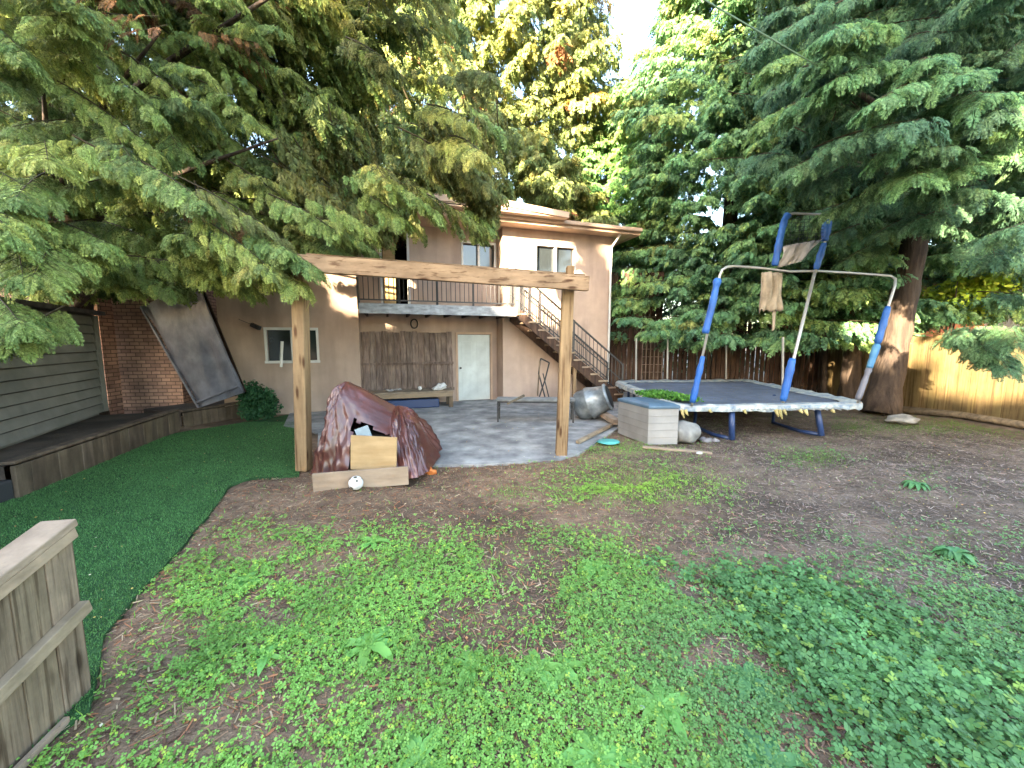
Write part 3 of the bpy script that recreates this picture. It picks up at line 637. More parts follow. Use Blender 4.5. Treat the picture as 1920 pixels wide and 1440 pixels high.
# corners on the ground
g0 = G(1214, 834); g1 = G(1270, 833); g2 = G(1158, 812)
yaw = math.atan2(g1.y-g0.y, g1.x-g0.x)
cbox = (g1+g2)/2; 
dbx = empty('storage_box', (cbox.x, cbox.y, 0), 'grey plastic storage box with a blue lid beside the trampoline', 'storage box')
v1 = g1-g0; v2 = g2-g0; L2 = v2.length; 
f = MB(); q = [g0, g1, g1+v2, g2]; hbx = .60
f.add([Vector((p.x, p.y, .0)) for p in q]+[Vector((p.x, p.y, hbx)) for p in q], [(3, 2, 1, 0), (4, 5, 6, 7), (0, 1, 5, 4), (1, 2, 6, 5), (2, 3, 7, 6), (3, 0, 4, 7)], one)
for k in range(1, 5): # moulded ribs
    z = hbx*k/5; e_ = (v1.normalized()+v2.normalized())*-.004; f.bar(g0+e_+Vector((0, 0, z)), g1+e_+Vector((0, 0, z)), .008, .012, tint=(.85, .85, .85)); f.bar(g0+e_+Vector((0, 0, z)), g2+e_+Vector((0, 0, z)), .008, .012, tint=(.85, .85, .85))
f.build('body', M['boxgrey'], dbx, bevel=.01)
f = MB(); cq = sum(q, Vector())/4; ql = [cq+(p-cq)*1.05 for p in q]
f.add([Vector((p.x, p.y, hbx)) for p in ql]+[Vector((p.x, p.y, hbx+.05)) for p in ql]+[Vector((p.x, p.y, hbx+.085)) for p in [cq+(p-cq)*.8 for p in q]], [(3, 2, 1, 0), (8, 9, 10, 11)]+[(i, (i+1) % 4, (i+1) % 4+4, i+4) for i in range(4)]+[(i+4, (i+1) % 4+4, (i+1) % 4+8, i+8) for i in range(4)], one)
f.build('lid', M['boxlid'], dbx, bevel=.012)
g_ = G(1294, 834); f = MB(); f.blob((g_.x, g_.y+.18, .17), (.23, .2, .19), 4, .1, 1.3, 3, one); tag(f.build('boulder', M['stone'], smooth=True), 'round grey boulder right of the storage box', 'boulder')
f = MB(); g_ = G(1336, 829)
for k in range(5): f.blob((g_.x+random.uniform(-.14, .16), g_.y+random.uniform(-.05, .1), .03), (.07, .06, .04), 2, .3, 2, k, (1.1, 1.05, 1.15))
tag(f.build('rubble', M['stone'], smooth=True), 'small heap of pale broken stone by the trampoline leg', 'rubble')
g_ = G(1692, 792); f = MB(); f.blob((g_.x, g_.y, .06), (.27, .2, .1), 3, .2, 1.6, 5, (1.25, 1.22, 1.2)); tag(f.build('flat_rock', M['stone'], smooth=True), 'pale flat rock at the foot of the big leaning trunk', 'rock')
g_ = G(1141, 832); f = MB(); f.blob((g_.x, g_.y, .035), (.19, .15, .035), 3, .1, 2, 5, one); tag(f.build('teal_disc', M['teal'], smooth=True), 'flat teal plastic disc lying left of the storage box', 'toy')
f = MB(); f.bar(G(1083, 829, .05), G(1146, 797, .06), .07, .05); tag(f.build('loose_plank', M['greywood_h'], bevel=.004), 'narrow plank lying across the patio edge near the storage box', 'plank')
f = MB(); f.bar(G(1205, 838, .03), G(1335, 850, .03), .09, .03); tag(f.build('pale_board', M['plyd'], bevel=.004), 'pale thin board on the soil in front of the storage box', 'board')
f = MB(); f.bar(G(1128, 775, .12), G(1158, 792, .12), .16, .1); tag(f.build('timber_offcut', M['greywood_h'], bevel=.006), 'thick grey timber block behind the storage box', 'timber block')
g_ = G(1311, 857); f = MB(); f.blob((g_.x, g_.y, float(gh(g_.x, g_.y))+.02), (.05, .04, .02), 2, .2, 2, 5, one); tag(f.build('white_stone', M['white'], smooth=True), 'small white stone on the soil below the pale board', 'stone')
g_ = G(808, 886); f = MB(); f.blob((g_.x, g_.y, float(gh(g_.x, g_.y))+.03), (.07, .05, .045), 2, .5, 2.5, 2, one); tag(f.build('orange_toy', M['orange'], smooth=True), 'crumpled orange scrap on the ground right of the tarp pile', 'scrap')
g_ = G(1204, 1328); f = MB(); f.blob((g_.x, g_.y, float(gh(g_.x, g_.y))+.025), (.014, .01, .008), 2, .2, 2, 2, one); tag(f.build('white_chip', M['white'], smooth=True), 'tiny white chip among the foreground clover', 'chip')
# overturned tub
tc = D(1108, 752, 8.3); ax = Vector((.9, -.35, .38)).normalized()
tb = empty('metal_tub', (tc.x, tc.y, 0), 'round grey metal tub tipped on its side near the stair foot', 'tub')
def lathe(b, c, ax, prof, n=32):
    ax = Vector(ax).normalized(); x = ax.orthogonal().normalized(); y = ax.cross(x); vs = []; m_ = len(prof)
    for h_, r_ in prof:
        for k in range(n): t = 2*math.pi*k/n; vs.append(Vector(c)+ax*h_+(x*math.cos(t)+y*math.sin(t))*r_)
    fs = [(j*n+k, j*n+(k+1) % n, (j+1)*n+(k+1) % n, (j+1)*n+k) for j in range(m_-1) for k in range(n)]
    b.add(vs, fs, one)
tc = Vector((tc.x, tc.y, .37))
f = MB(); lathe(f, tc, -ax, [(-.42, .26), (-.40, .30), (-.36, .30), (-.34, .27), (-.1, .32), (.0, .355), (.04, .355), (.06, .33), (.22, .33), (.30, .29), (.36, .2), (.38, 0.001)]); f.build('body', M['tub'], tb, smooth=True)
f = MB(); lathe(f, tc, -ax, [(-.425, .25), (-.42, .001)]); f.build('rim_opening', M['void'], tb)
f = MB(); f.tube([tc-ax*.36+Vector((0, 0, .12)), tc-ax*.45+Vector((0, 0, .05)), tc-ax*.36+Vector((0, 0, -.05))], .012, 6, one); f.build('handle', M['black'], tb)

# ================================================================ LEFT SIDE: siding wall, brick wall, retaining wall, tarp panel
z0 = .42
a_ = G(-260, 925, z0); a_ = None
s0 = G(0, 836, z0); s1 = G(191, 771, z0); u = (s1-s0); u.z = 0; u.normalize(); nn = Vector((u.y, -u.x, 0))   # nn towards the yard
s00 = s1-u*7.0; ztop = D(191, 592, s1.y).z
sw = empty('siding_shed', (s1.x, s1.y, 0), 'shed wall clad in grey horizontal siding at the left edge', 'shed')
f = MB(); nr = 11; hh = (ztop-z0)/nr
for k in range(nr):
    z = z0+k*hh; W = lambda p, o_, zz: Vector((p.x+nn.x*o_, p.y+nn.y*o_, zz))
    f.add([W(s00, .045, z), W(s1, .045, z), W(s1, .012, z+hh*.86), W(s00, .012, z+hh*.86)], [(0, 1, 2, 3)], one)
    f.add([W(s00, -.02, z), W(s1, -.02, z), W(s1, .045, z), W(s00, .045, z)], [(0, 1, 2, 3)], one)
    f.add([W(s00, .012, z+hh*.86), W(s1, .012, z+hh*.86), W(s1, -.02, z+hh*.88), W(s00, -.02, z+hh*.88), W(s1, -.02, z+hh), W(s00, -.02, z+hh)], [(0, 1, 2, 3), (3, 2, 4, 5)], (.5, .5, .5))  # groove tinted dark to paint the shadow line under each lap
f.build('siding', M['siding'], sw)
f = MB(); q = [s00-nn*.04, s1-nn*.04, s1-nn*3, s00-nn*3]
f.add([Vector((p.x, p.y, .2)) for p in q]+[Vector((p.x, p.y, ztop)) for p in q], [(4, 5, 6, 7), (0, 1, 5, 4), (1, 2, 6, 5), (2, 3, 7, 6), (3, 0, 4, 7)], one); f.build('wall', M['siding'], sw)
f = MB(); c = s1+nn*.035; f.box((c.x, c.y, (z0+ztop)/2), (.08, .08, ztop-z0), None, (.8, .8, .8)); f.build('corner_trim', M['siding'], sw)
f = MB(); m0 = (s00+s1)/2-nn*1.4; f.box((m0.x, m0.y, ztop+.05), (3.1, 7.3, .07), Matrix.Rotation(math.atan2(u.y, u.x)-R(90), 3, 'Z'), one); f.build('roof', M['roof'], sw)
# brick building behind
bk = empty('brick_building', D(265, 760, 8.7), 'old brick building wall seen behind the grey siding shed', 'building')
Yb = 8.6; f = MB(); p0 = D(60, 760, Yb); p1 = D(345, 760, Yb+.5)
f.add([(p0.x-3, p0.y-.3, 0), (p1.x, p1.y, 0), (p1.x, p1.y, 3.6), (p0.x-3, p0.y-.3, 3.6), (p1.x-1.2, p1.y+4, 0), (p1.x-1.2, p1.y+4, 3.6)], [(0, 1, 2, 3), (1, 4, 5, 2)], one); f.build('wall', M['brick'], bk)
f = MB(); q0 = D(152, 760, Yb-.1); q1 = D(236, 760, Yb+.1); f.box(((q0.x+q1.x)/2, Yb-.15, 1.4), (q1.x-q0.x, .35, 2.8), Matrix.Rotation(R(6), 3, 'Z'), (1.15, 1.05, 1)); f.build('chimney', M['brick'], bk)
f = MB(); f.add([(p0.x-3.3, p0.y-.8, 3.5), (p1.x+.3, p1.y-.5, 3.5), (p1.x-1, p1.y+3, 4.6), (p0.x-3, p0.y+3, 4.6)], [(0, 1, 2, 3)], one); f.build('roof', M['roof'], bk)
f = MB(); w0 = D(112, 585, Yb-.3); f.box((w0.x-.2, w0.y+.15, 2.55), (.55, .06, .7), None, one); wf = f.build('window', M['white'], bk); f = MB(); f.box((w0.x-.2, w0.y+.1, 2.55), (.45, .03, .6), None, one); f.build('pane', M['glass'], wf)
# retaining wall planters
def planter(name, g0, g1, h, back, label, nb_, zc=.0):
    u = (g1-g0); L = u.length; u.normalize(); n_ = Vector((u.y, -u.x, 0)); r = empty(name, (g1.x, g1.y, 0), label, 'planter')
    f = MB()
    for k in range(nb_):
        x = L*k/nb_; c = g0+u*(x+L/nb_/2)+n_*random.uniform(0, .008); f.box((c.x, c.y, h/2-.02), (L/nb_-.008, .045, h+random.uniform(-.01, .0)), Matrix.Rotation(math.atan2(u.y, u.x), 3, 'Z'))
    f.build('boards', M['retwood'], r, bevel=.004)
    f = MB(); f.bar(g0+Vector((0, 0, h+.018))-n_*.03, g1+Vector((0, 0, h+.018))-n_*.03, .12, .035); f.build('cap', M['retwood'], r, bevel=.004)
    f = MB(); q = [g0-n_*.06, g1-n_*.06, g1-n_*back, g0-n_*back]; vs = [(p.x, p.y, h-.02) for p in q]; f.add(vs, [(0, 1, 2, 3)], one)
    f.add([(p.x, p.y, h-.02) for p in q]+[(p.x, p.y, 0) for p in q], [(1, 5, 6, 2), (2, 6, 7, 3), (3, 7, 4, 0)], one)
    f.build('soil', M['planksoil'], r); return r
M['planksoil'] = mat('planter_soil', (.12, .09, .065), (.06, .045, .035), scale=(2, 2, 2), bump=1, bscale=(25, 25, 25), dirt=.4)
r0 = G(30, 935); r1 = G(336, 806); ud = (r1-r0).normalized()
planter('timber_planter', r0, r1, .38, 1.6, 'long raised timber planter along the grey siding shed', 18)
planter('timber_planter', G(345, 800), G(478, 776), .30, 1.3, 'short raised timber planter under the leaning grey panel', 9)
f = MB(); f.box(r0+Vector((-.45, -.35, .1)), (.9, .7, .24), None, one); tag(f.build('black_bin', M['black'], bevel=.02), 'low black crate at the near end of the long timber planter', 'crate')
# leaning tarp covered panel
lp = empty('leaning_panel', G(410, 760, .3), 'tall grey tarp covered panel leaning left on the short planter', 'panel')
Yp = 7.9; P4 = [D(268, 575, Yp+.25), D(368, 520, Yp-.15), D(457, 736, Yp-.25), D(376, 764, Yp+.0)]
f = MB(); nx, ny = 16, 40; vs = []; nrm = (P4[1]-P4[0]).cross(P4[3]-P4[0]).normalized()
if nrm.y > 0: nrm = -nrm
for j in range(ny+1):
    for i in range(nx+1):
        u_, v_ = i/nx, j/ny; p = P4[0].lerp(P4[1], u_).lerp(P4[3].lerp(P4[2], u_), v_)
        k = .07*mnoise.noise(Vector((u_*4+v_*1.2, v_*1.6, 2)))+.05*(.5-abs(mnoise.noise(Vector((u_*7+v_*2, v_*2.4, 4))))); vs.append(p+nrm*k)
fs = [(j*(nx+1)+i, j*(nx+1)+i+1, (j+1)*(nx+1)+i+1, (j+1)*(nx+1)+i) for j in range(ny) for i in range(nx)]
f.add(vs, fs, one); f.build('tarp_cover', M['greytarp'], lp, smooth=True)
f = MB(); q = P4+[p-nrm*.16+Vector((-.14, 0, 0)) for p in P4]; f.add([p-nrm*.05 for p in q], [(0, 3, 7, 4), (1, 5, 6, 2), (4, 7, 6, 5), (3, 2, 6, 7), (0, 4, 5, 1)], one); f.build('board', M['darkwood'], lp)
f = MB(); f.bar(P4[3].lerp(P4[0], .05)+nrm*.05, P4[2].lerp(P4[1], .06)+nrm*.05, .05, .03, tint=one); f.bar(P4[1]+nrm*.04, P4[2]+nrm*.04, .03, .04, tint=one); f.bar(P4[0]+nrm*.04, P4[3]+nrm*.04, .03, .04, tint=one)
f.build('edge_batten', M['greytarp'], lp)
f = MB(); f.tube([D(527, 688, 8.5), D(529, 640, 8.5)], .03, 8, one); tag(f.build('white_pipe', M['white']), 'short upright white pipe in front of the basement window', 'pipe')
# floodlight on arm on the left wall
f = MB(); a_ = H(fac(478, 612, WO+.15)[0], WO+.0, fac(478, 612, WO+.15)[1]); f.box(a_+N*.1, (.2, .09, .08), Matrix.Rotation(R(25), 3, 'Y'), one); f.tube([a_, a_+N*.08], .02, 6, one); f.tube([a_, a_+U*-.35+Vector((0, 0, .16))], .006, 5, one)
tag(f.build('wall_floodlight', M['black']), 'small black floodlight on the left stucco wall', 'floodlight')

# ================================================================ FOREGROUND FENCE (near left)
ff = empty('foreground_fence', (-2.3, 1.6, 0), 'weathered vertical board fence with cap rail in the near left corner', 'fence')
Ye = 2.22
eT = D(161, 975, Ye+.02); eB = G(168, 1292); Y0 = eB.y; eT = D(160, 976, Y0)
p_far = Vector((eB.x, eB.y, 0)); near = D(0, 1103, 1.35)
dirv = Vector((near.x-eT.x, near.y-eT.y, 0)).normalized(); Lf = 3.0; slope = (near.z-eT.z)/(Vector((near.x-eT.x, near.y-eT.y, 0)).length)
nrm = Vector((-dirv.y, dirv.x, 0)); 
if nrm.x < 0: nrm = -nrm
def fp(s, z): return Vector((p_far.x, p_far.y, 0))+dirv*s+Vector((0, 0, z))
ht = eT.z; s = .0; k = 0
while s < Lf:
    wd = random.uniform(.135, .15); f = MB(); top = ht+slope*(s+wd/2)-.04
    a_ = fp(s+wd/2, -.05); b_ = fp(s+wd/2, top); f.bar(a_, b_, .022, wd-.007, up=dirv); f.build('board', M['greywood'], ff, bevel=.003); s += wd
f = MB(); f.bar(fp(-.008, ht-.012)+nrm*-.035, fp(Lf, ht+slope*Lf-.012)+nrm*-.035, .14, .038); f.build('cap_rail', M['greywood_h'], ff, bevel=.006)
f = MB(); f.bar(fp(-.002, ht-.06)+nrm*.022, fp(Lf, ht+slope*Lf-.06)+nrm*.022, .02, .05); f.build('top_trim', M['greywood_h'], ff, bevel=.003)
zm = D(166, 1136, Y0).z
f = MB(); f.bar(fp(-.0, zm)+nrm*.032, fp(Lf, zm+slope*Lf*.9)+nrm*.032, .042, .06); f.build('middle_rail', M['greywood_h'], ff, bevel=.004)
f = MB(); f.bar(fp(-.0, -.05)+nrm*-.07, fp(0, ht-.04)+nrm*-.07, .09, .09, up=dirv); f.build('post', M['greywood'], ff, bevel=.004)
f = MB(); f.bar(fp(.18, .015)+nrm*.05, fp(Lf, .03)+nrm*.035, .02, .03); f.build('bottom_batten', M['greywood_h'], ff)

# ================================================================ BACK FENCE AND RIGHT FENCE
def board_fence(name, a, b, h, bw, m, label, gap=.006, cap=True, posts=4, jit=.02):
    a = Vector(a); b = Vector(b); L = (b-a).length; u = (b-a).normalized(); n = int(L/bw); r = empty(name, a, label, 'fence'); f = MB(); n_ = Vector((u.y, -u.x, 0))
    yaw = math.atan2(u.y, u.x)
    for k in range(n):
        hh = h+random.uniform(-jit, jit); c = a+u*(k+.5)*L/n+n_*random.uniform(-.004, .004); f.box((c.x, c.y, hh/2-.02), (L/n-gap, .02, hh), Matrix.Rotation(yaw+random.uniform(-.02, .02), 3, 'Z'))
    f.build('boards', m, r)
    f = MB()
    for z in (.35, h-.3): f.bar(a+n_*-.035+Vector((0, 0, z)), b+n_*-.035+Vector((0, 0, z)), .045, .09)
    f.build('rail', m, r)
    if cap: f = MB(); f.bar(a+Vector((0, 0, h+.03)), b+Vector((0, 0, h+.03)), .1, .035); f.build('cap', m, r)
    for k in range(posts): f = MB(); c = a+u*L*k/(posts-1)-n_*.06; f.box((c.x, c.y, h/2), (.09, .09, h+.1), Matrix.Rotation(yaw, 3, 'Z')); f.build('post', m, r)
    return r
board_fence('board_fence', (4.5, 12.6, 0), (9.9, 12.2, 0), 2.3, .15, M['darkwood'], 'dark reddish board fence with gaps behind the trampoline', gap=.03, cap=False, posts=5, jit=.06)
board_fence('board_fence', (9.9, 12.3, 0), (10.3, 2.5, 0), 1.85, .14, M['fencewood'], 'yellowish sunlit board fence along the right side of the yard', gap=.004, posts=6)
board_fence('tall_fence', (3.3, 12.9, 0), (4.9, 12.8, 0), 3.9, .17, M['darkwood'], 'tall dark plank screen beside the right corner of the house', gap=.012, cap=False, posts=2, jit=.15)
# lattice piece
f = MB(); a_ = D(1205, 640, 11.6); b_ = D(1240, 712, 11.6)
for k in range(6):
    x = a_.x+(b_.x-a_.x)*k/5; f.bar((x, 11.6, max(.02, b_.z)), (x, 11.6, a_.z), .03, .015); z = b_.z+(a_.z-b_.z)*k/5; f.bar((a_.x, 11.58, z), (b_.x, 11.58, z), .03, .015)
tag(f.build('lattice_panel', M['panelwood']), 'pale lattice panel in front of the tall dark plank screen', 'lattice')
f = MB(); f.tube([G(1690, 768, .07), G(1800, 778, .07), G(1940, 800, .08)], [.09, .08, .07], 10); tag(f.build('edging_log', M['log'], smooth=True), 'long log edging lying along the foot of the right fence', 'log')
# neighbour buildings beyond
nb_ = empty('red_brown_house', (13.5, 14.5, 0), 'red brown neighbour house seen between the trunks beyond the fence', 'house')
f = MB(); f.box((13.9, 15.2, 1.9), (5.5, 3, 3.8), None, one); f.build('wall', M['redwall'], nb_); f = MB(); f.box((12.9, 13.68, 2.6), (1.1, .06, 1.0), None, one); f.box((11.7, 13.68, 2.9), (.5, .06, .5), None, one); w_ = f.build('window', M['white'], nb_); f = MB(); f.box((12.9, 13.64, 2.6), (.95, .03, .85), None, one); f.build('pane', M['glass'], w_)
f = MB(); f.add([(10.9, 13.2, 3.8), (16.9, 13.2, 3.8), (16.9, 15.2, 5), (10.9, 15.2, 5), (16.9, 17.2, 3.8), (10.9, 17.2, 3.8)], [(0, 1, 2, 3), (3, 2, 4, 5)], one); f.build('roof', M['roof'], nb_)
nb_ = empty('pale_house', (19, 12, 0), 'pale neighbour house glimpsed far right above the yellow fence', 'house')
f = MB(); f.box((19.5, 12.5, 2.2), (4, 6, 4.4), None, one); f.build('wall', M['whitewall'], nb_); f = MB(); f.add([(17.2, 9.2, 4.4), (17.2, 15.8, 4.4), (19.5, 15.8, 5.8), (19.5, 9.2, 5.8), (21.8, 15.8, 4.4), (21.8, 9.2, 4.4)], [(0, 3, 2, 1), (3, 5, 4, 2)], one); f.build('roof', M['roof'], nb_)
f = MB(); f.box((17.48, 11, 2.9), (.05, 1.2, 1), None, one); f.build('window', M['glass'], nb_)

# overhead cables
f = MB(); a_ = D(1300, -12, 3.2); b_ = D(1660, 188, 6.0); c = a_.lerp(b_, .5)-Vector((0, 0, .03)); f.tube([a_-(b_-a_)*.8+Vector((0, 0, .1)), a_, c, b_, b_+(b_-a_)*1.6-Vector((0, 0, .3))], .006, 6, one)
M['cable'] = plain('green_cable', (.12, .2, .09), .5); tag(f.build('overhead_cable', M['cable']), 'thin green line strung diagonally across the top right foliage', 'cable')

# ================================================================ FOLIAGE
def template(npair, nsub, wid, seed, droop=.25):
    r = random.Random(seed); V = []; F = []
    def kite(p, d, L, w, zc):
        q = Vector((-d.y, d.x, 0)); i = len(V); tw = w*r.uniform(-.9, .9)
        V.extend([p, p+d*L*.5+q*w+Vector((0, 0, zc+tw)), p+d*L+Vector((0, 0, -L*r.uniform(.0, .45))), p+d*L*.5-q*w+Vector((0, 0, zc-tw))]); F.append((i, i+1, i+2, i+3))
    kite(Vector((0, 0, 0)), Vector((1, 0, 0)), 1, wid*.7, 0)
    for k in range(npair):
        t = .08+.88*k/npair
        L = .42*(1-t)**.75*(1 if t > .2 else .55+t*2)+.05
        for sd in (-1, 1):
            a = R(42+r.uniform(-7, 7)+10*t)*sd; p = Vector((t+r.uniform(-.015, .015), 0, 0)); d = Vector((math.cos(a), math.sin(a), 0)); l = L*r.uniform(.8, 1.15)
            kite(p, d, l, wid*.8 if nsub else wid*1.8, r.uniform(-.01, .01))
            for j in range(nsub):
                tt = .22+.62*j/nsub; pp = p+d*l*tt; ll = l*(1-tt)*.55+.03
                for s2 in (-1, 1):
                    a2 = a+R(38)*s2; kite(pp, Vector((math.cos(a2), math.sin(a2), 0)), ll, wid, r.uniform(-.012, .012))
    V = np.array([list(v) for v in V]); V[:, 2] += -droop*V[:, 0]**2-.3*V[:, 1]**2+.02*np.sin(V[:, 0]*13+seed)
    return V, np.array(F)
TN = [template(7, 2, .022, i) for i in range(5)]
TM = [template(6, 1, .029, 20+i) for i in range(5)]
TF = [template(5, 0, .036, 40+i) for i in range(4)]
LOD = {'n': TN, 'm': TM, 'f': TF}
SD = np.array(sdir)
def outside_sun_gaps(P, gaps, k=1.0, add=0):
    """True outside the gaps cut in the foliage along sun rays to place sunlit patches"""
    keep = np.ones(len(P), bool)
    for g, gr in gaps:
        v = P-np.array(g); a = v@SD; d = np.linalg.norm(v-a[:, None]*SD, axis=1); keep &= (d > add+gr*k*(1+.4*np.sin(P[:, 0]*5)*np.sin(P[:, 2]*4))) | (a > -.05)
    return keep
class Crown:
    def __init__(s): s.p = []; s.d = []; s.n = []; s.sc = []; s.c = []; s.l = []; s.tw = []; s.lod = 'n'; s.limbs = []
    def spray(s, p, d, n, sc, c): s.p.append(p); s.d.append(d); s.n.append(n); s.sc.append(sc); s.c.append(c); s.l.append(s.lod)
    def build(s, parent, name='crown', gaps=None, gk=1.0):
        p = np.array([list(q) for q in s.p]); d = np.array([list(q) for q in s.d]); n = np.array([list(q) for q in s.n]); sc = np.array(s.sc); c = np.array(s.c); l = np.array(s.l)
        d /= np.linalg.norm(d, axis=1, keepdims=True)+1e-9; y = np.cross(n, d); y /= np.linalg.norm(y, axis=1, keepdims=True)+1e-9; z = np.cross(d, y)
        keep = outside_sun_gaps(p+d*sc[:, None]*.5, gaps, gk, .13) if gaps else np.ones(len(p), bool)
        VV = []; FF = []; CC = []; base = 0
        for lod in LOD:
            tm = LOD[lod]; which = rng.integers(0, len(tm), len(p))
            for k, (V, F) in enumerate(tm):
                ix = np.where((which == k) & (l == lod) & keep)[0]
                if not len(ix): continue
                B = np.stack([d[ix], y[ix], z[ix]], 1)*sc[ix][:, None, None]
                W = np.einsum('vk,nkj->nvj', V, B)+p[ix][:, None, :]; nv = len(V)
                VV.append(W.reshape(-1, 3)); FF.append((F[None]+(np.arange(len(ix))*nv)[:, None, None]+base).reshape(-1, 4)); base += len(ix)*nv
                cc = np.repeat(c[ix], len(F), 0)*rng.uniform(.6, 1.35, (len(ix)*len(F), 1)); CC.append(cc)
        if gaps and s.tw:
            mk = outside_sun_gaps(np.array([(np.array(q[0])+np.array(q[1]))/2 for q in s.tw]), gaps, gk, .2); s.tw = [q for q, k in zip(s.tw, mk) if k]
        if s.tw:   # twigs: three-sided thin tapering stems, part of the crown mesh
            a_ = np.array([q[0] for q in s.tw]); b_ = np.array([q[1] for q in s.tw]); r0 = np.array([q[2] for q in s.tw])[:, None]; r1 = np.array([q[3] for q in s.tw])[:, None]
            dd = b_-a_; dd /= np.linalg.norm(dd, axis=1, keepdims=True)+1e-9; x = np.cross(dd, np.array([.3, .2, 1.])); x /= np.linalg.norm(x, axis=1, keepdims=True)+1e-9; yy = np.cross(dd, x); m_ = len(a_)
            vs = [a_+(x*math.cos(t)+yy*math.sin(t))*r0 for t in (0, 2.094, 4.189)]+[b_+(x*math.cos(t)+yy*math.sin(t))*r1 for t in (0, 2.094, 4.189)]
            VV.append(np.stack(vs, 1).reshape(-1, 3)); fi = np.array([[0, 1, 4, 3], [1, 2, 5, 4], [2, 0, 3, 5]]); FF.append((fi[None]+(np.arange(m_)*6)[:, None, None]+base).reshape(-1, 4)); CC.append(np.tile([[.085, .07, .04]], (m_*3, 1)))
        return npmesh(name, np.concatenate(VV), np.concatenate(FF), np.concatenate(CC).astype(np.float32), M['leaf'], parent)
def jit(c, a=.15, h=.12):
    k = random.uniform(1-a, 1+a); return (c[0]*k*random.uniform(1-h, 1+h), c[1]*k, c[2]*k*random.uniform(1-h, 1+h))
def bough(cr, a, b, fl, cols, sag=.25, nside=9, nf=5, lw=.014, sidelen=.4, hang=.5):
    """one drooping bough from a to b carrying side twigs with fern-like sprays"""
    a = Vector(a); b = Vector(b); L = (b-a).length; ax = (b-a).normalized(); lat = ax.cross(Vector((0, 0, 1)))
    if lat.length < .1: lat = Vector((random.uniform(-1, 1), random.uniform(-1, 1), 0))
    lat.normalize()
    pt = lambda t: a.lerp(b, t)+Vector((0, 0, sag*L*(t*.6-t*t*.6)))
    for k in range(4): cr.tw.append((tuple(pt(k/4)), tuple(pt((k+1)/4)), lw*(1-k*.22), lw*(.78-k*.22)))
    base = random.choice(cols)
    for k in range(nside):
        t = .12+.88*(k+random.random()*.5)/nside; p = pt(min(1, t)); w_ = sidelen*L*(1.1-t*.75)*random.uniform(.7, 1.2)
        for sd in (-1, 1):
            dv = (lat*sd+ax*random.uniform(.4, .9)+Vector((0, 0, -random.uniform(.05, hang)))).normalized()
            q = p+dv*w_*.8; cr.tw.append((tuple(p), tuple(q-Vector((0, 0, .1*w_))), .0028, .0012))
            for j in range(nf):
                tt = (j+random.random())/nf; pp = p.lerp(q, tt)-Vector((0, 0, .12*w_*tt*tt))
                s2 = random.choice((-1, 1)); fd = (dv*random.uniform(.5, 1)+ax*random.uniform(.1, .6)*1+lat*s2*random.uniform(0, .4)+Vector((0, 0, -random.uniform(.15, hang+.35)))).normalized()
                nn_ = Vector((random.uniform(-.35, .35), random.uniform(-.5, .2), 1)).normalized()
                cr.spray(pp, fd, nn_, fl*random.uniform(.65, 1.2), jit(base if random.random() < .8 else random.choice(cols)))
    cr.spray(pt(1), ax+Vector((0, 0, -.3)), (0, 0, 1), fl, jit(base))
def tree(name, label, cat, base, trunk_pts, trunk_r, cr, tm, group=None, cr_gaps=None, gk=1.0):
    r = empty(name, base, label, cat, group)
    if trunk_pts:
        f = MB(); P_ = [Vector(p) for p in trunk_pts]; o = []; rad = []
        n_ = 24
        for i in range(n_+1):
            t = i/n_*(len(P_)-1); k = min(int(t), len(P_)-2); o.append(P_[k].lerp(P_[k+1], t-k)); rr_ = trunk_r[0]+(trunk_r[1]-trunk_r[0])*i/n_
            rad.append(rr_*(1+.22*math.exp(-i/1.2))*(1+.06*math.sin(i*2.3)))
        f.tube(o, rad, 14, one)
        tr_ = f.build('trunk', M['bark'], r, smooth=True)
    cr.build(r, gaps=cr_gaps, gk=gk)
    for q in cr.limbs: f = MB(); f.tube(*q); f.build('limb', M['bark'], r, smooth=True)
    return r
def gp(px, py, off, r): a_, z_ = fac(px, py, off); return (tuple(H(a_, off, z_)), r)
house_gaps = [gp(990, 455, WO, .72), gp(985, 520, WO, .72), gp(1000, 575, WO, .6), gp(1045, 470, WO, .4), gp(740, 535, 0, .25), gp(625, 500, WO, .30), gp(656, 572, WO, .17), gp(1149, 470, WO, .2), gp(950, 500, WO, .3), gp(1000, 405, WO+.5, .4), gp(940, 400, WO+.5, .35), gp(1160, 500, WO, .15), gp(1085, 520, WO, .13)]
fence_gaps = [((10.0, y_, 1.35), .62) for y_ in np.arange(5.0, 12.4, .45)]
gaps = house_gaps+fence_gaps  # chosen sunlit spots; foliage is cut away along the sun ray of each
GA = [(.22, .30, .085), (.28, .345, .095), (.18, .26, .08), (.34, .39, .10), (.14, .20, .07)]
GB = [(.21, .25, .08), (.24, .28, .085), (.17, .22, .075), (.29, .29, .08), (.21, .26, .09)]
GC = [(.16, .31, .13), (.13, .26, .125), (.20, .34, .125), (.11, .22, .11), (.24, .35, .11)]
GD = [(.09, .18, .09), (.10, .20, .10), (.075, .15, .08), (.13, .23, .10)]
GBR = [(.25, .13, .05), (.2, .11, .05)]
